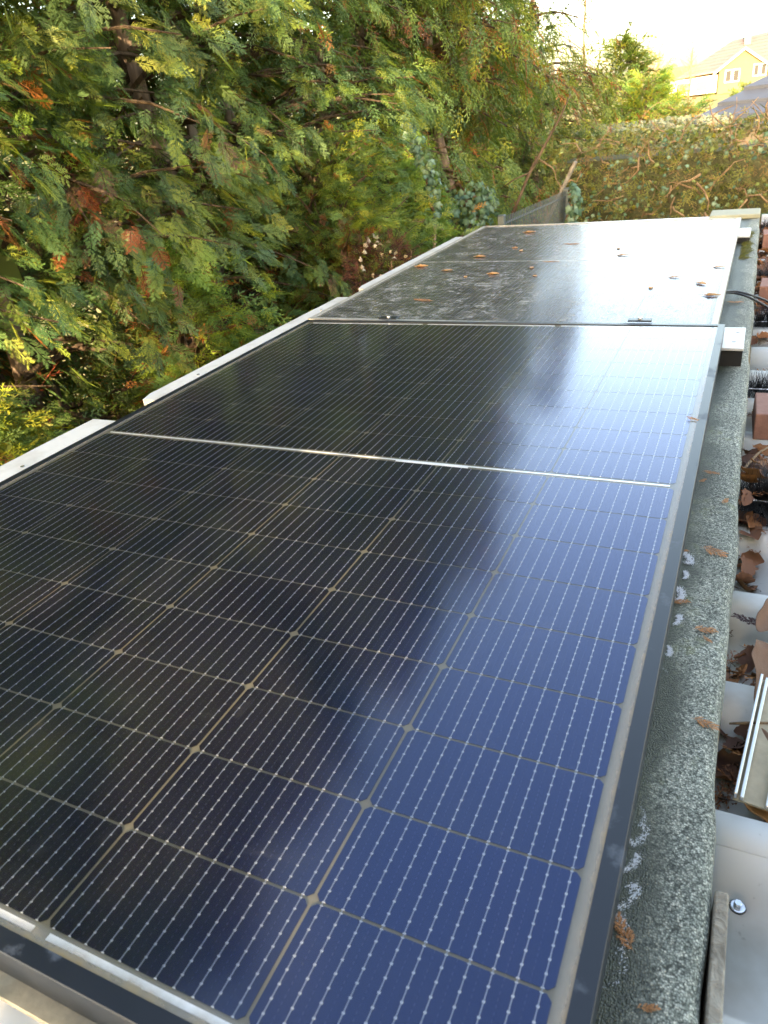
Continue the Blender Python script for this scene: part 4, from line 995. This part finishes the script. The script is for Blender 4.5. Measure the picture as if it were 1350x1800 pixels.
# big dry leaves, twig, profile offcut, litter
def big_leaf(px, py, z, size, rot, k, lb, name='dry_leaf'):
    p = atz(px, py, z); o = link(name, LEAFM[k], None, None, p, rot, size); thick(o, .001)
    s = o.modifiers.new('sub', 'SUBSURF'); s.levels = s.render_levels = 1; tag(o, lb, 'leaf', 'large dry leaves on the lower roof')
big_leaf(1318, 1200, -.165, (.085, .105, .075), (.25, .55, .35), 3, 'large folded brown leaf behind the metal profile')
big_leaf(1352, 1080, -.150, (.05, .085, .06), (.1, .5, -.3), 2, 'upright curled tan leaf above the purple sprig')
big_leaf(1348, 1452, -.180, (.05, .06, .05), (.2, .2, 1.2), 1, 'orange brown leaf tip in the dark valley below the metal profile')
big_leaf(1352, 1345, -.150, (.06, .09, .05), (.1, -.3, .2), 2, 'dark brown leaf lying on the metal profile')
pp = atz(1318, 1092, ZC+.004); o = link('purple_sprig', HI and mesh_np('purple_sprig', SPR[1].vertices and np.array([v.co for v in SPR[1].vertices]), HI[1][1]), MAT['purple_sprig'], None, pp, (0, .1, 1.2), (.045, .05, .03)); thick(o, .0008)
tag(o, 'dark purple dried cedar sprig on the white sheet', 'sprig')
tw = MB().tube([Vector(atz(1282, 1272, -.140)), Vector(atz(1310, 1271, -.138)), Vector(atz(1355, 1271, -.135)), Vector(atz(1420, 1275, -.135))], [.0012, .0019, .0015, .0012], 6)
c0 = Vector(tw.v[0]); tw.v = [tuple(Vector(v)-c0) for v in tw.v]; o = tw.obj('twig', MAT['twig'], smooth=True); o.location = c0; tag(o, 'thin reddish twig lying across the metal profile', 'twig')
tw = MB().tube([Vector(atz(1298, 835, -.150)), Vector(atz(1318, 812, -.145)), Vector(atz(1335, 795, -.14)), Vector(atz(1370, 775, -.14))], [.0025, .003, .0024, .0015], 6)
c0 = Vector(tw.v[0]); tw.v = [tuple(Vector(v)-c0) for v in tw.v]; o = tw.obj('twig', MAT['twig'], smooth=True); o.location = c0; tag(o, 'pale forked twig resting on the brick', 'twig')
def offcut():
    a = Vector(atz(1296, 1405, -.150)); b = Vector(atz(1342, 1195, -.128)); d = (b-a); L = d.length
    g = empty('profile_offcut', a, d.to_track_quat('Y', 'Z').to_euler()); tag(g, 'dirty aluminium profile offcut with two ridges leaning in the leaf valley', 'profile')
    MB().box(-.004, .085, 0, L, -.003, 0).obj('base_strip', plain('dirty_strip', (.34, .29, .20), .7, .1, .6, 35, .5), g)
    MB().box(-.004, -.001, 0, L, .0004, .010, .0006).obj('side_lip', MAT['alu'], g)
    MB().box(.002, .0055, 0, L, .0004, .006, .0006).obj('ridge', MAT['alu'], g)
    MB().box(.026, .0285, 0, L, .0004, .005, .0006).obj('ridge', MAT['alu'], g)
offcut()
def litter():
    r = np.random.default_rng(77); parts = []
    zones = [(1.0, 1.06, 60, .165), (1.20, 1.36, 110, .17), (1.58, 1.68, 60, .175), (1.86, 1.92, 24, .19), (2.16, 2.24, 40, .18), (2.42, 2.56, 110, .165), (2.70, 3.3, 420, .165), (3.3, 4.2, 420, .17), (.45, .575, 150, .188), (.64, .75, 50, .192), (.84, .98, 40, .193), (1.02, 1.2, 60, .115)]
    for y0, y1, n, z in zones:
        P = np.stack([.094+r.random(n)**1.6*.5, r.uniform(y0, y1, n), -z+r.normal(size=n)*.008], 1)
        D = np.stack([r.normal(size=n), r.normal(size=n), r.normal(size=n)*.35], 1); N = np.stack([r.normal(size=n)*.5, r.normal(size=n)*.5, np.ones(n)], 1)
        col = np.array([(.30, .12, .045), (.19, .085, .045), (.10, .06, .04), (.36, .17, .07), (.06, .04, .03)])[r.integers(0, 5, n)]*r.uniform(.6, 1.2, (n, 1))
        parts.append(bake(P, D, N, r.uniform(.025, .06, n), col, LOW, r.integers(0, 3, n)))
        m = n//2; lp = [(V_, np.concatenate([F_[:, :3], F_[:, [0, 2, 3]]]), np.full(len(V_), .7)) for V_, F_ in (curled_leaf(3, .7), curled_leaf(5, .5))]
        P = np.stack([.094+r.random(m)**1.6*.5, r.uniform(y0, y1, m), -z+.002+r.normal(size=m)*.006], 1)
        parts.append(bake(P, r.normal(size=(m, 3))*[1, 1, .3], r.normal(size=(m, 3))*.6+[0, 0, 1], r.uniform(.02, .05, m), np.array([(.16, .08, .05), (.24, .11, .05), (.11, .06, .045)])[r.integers(0, 3, m)], lp, r.integers(0, 2, m)))
    V, F, C = merge(parts); o = link('leaf_litter', mesh_np('leaf_litter', V, F, C), MAT['dead']); o['kind'] = 'stuff'; o['label'] = 'brown leaf and needle litter in the valleys of the lower roof'; o['category'] = 'leaf litter'
litter()
def moss():
    r = np.random.default_rng(5); n = 420
    y = r.uniform(2.9, 3.5, n); P = np.stack([.02+r.random(n)**2*.03, y, np.full(n, ZF)], 1)
    V, F, C = bake(P, np.stack([np.ones(n)*.7, r.normal(size=n)*.5, r.uniform(.1, .5, n)], 1), unit(r, n)+[0, 0, 1], r.uniform(.012, .03, n), np.array([(.14, .15, .04), (.22, .20, .06)])[r.integers(0, 2, n)], LOW, r.integers(0, 3, n))
    o = link('moss', mesh_np('moss', V, F, C), MAT['foliage']); tag(o, 'yellow green moss along the felt below the far panel', 'moss', None, 'stuff')
moss()
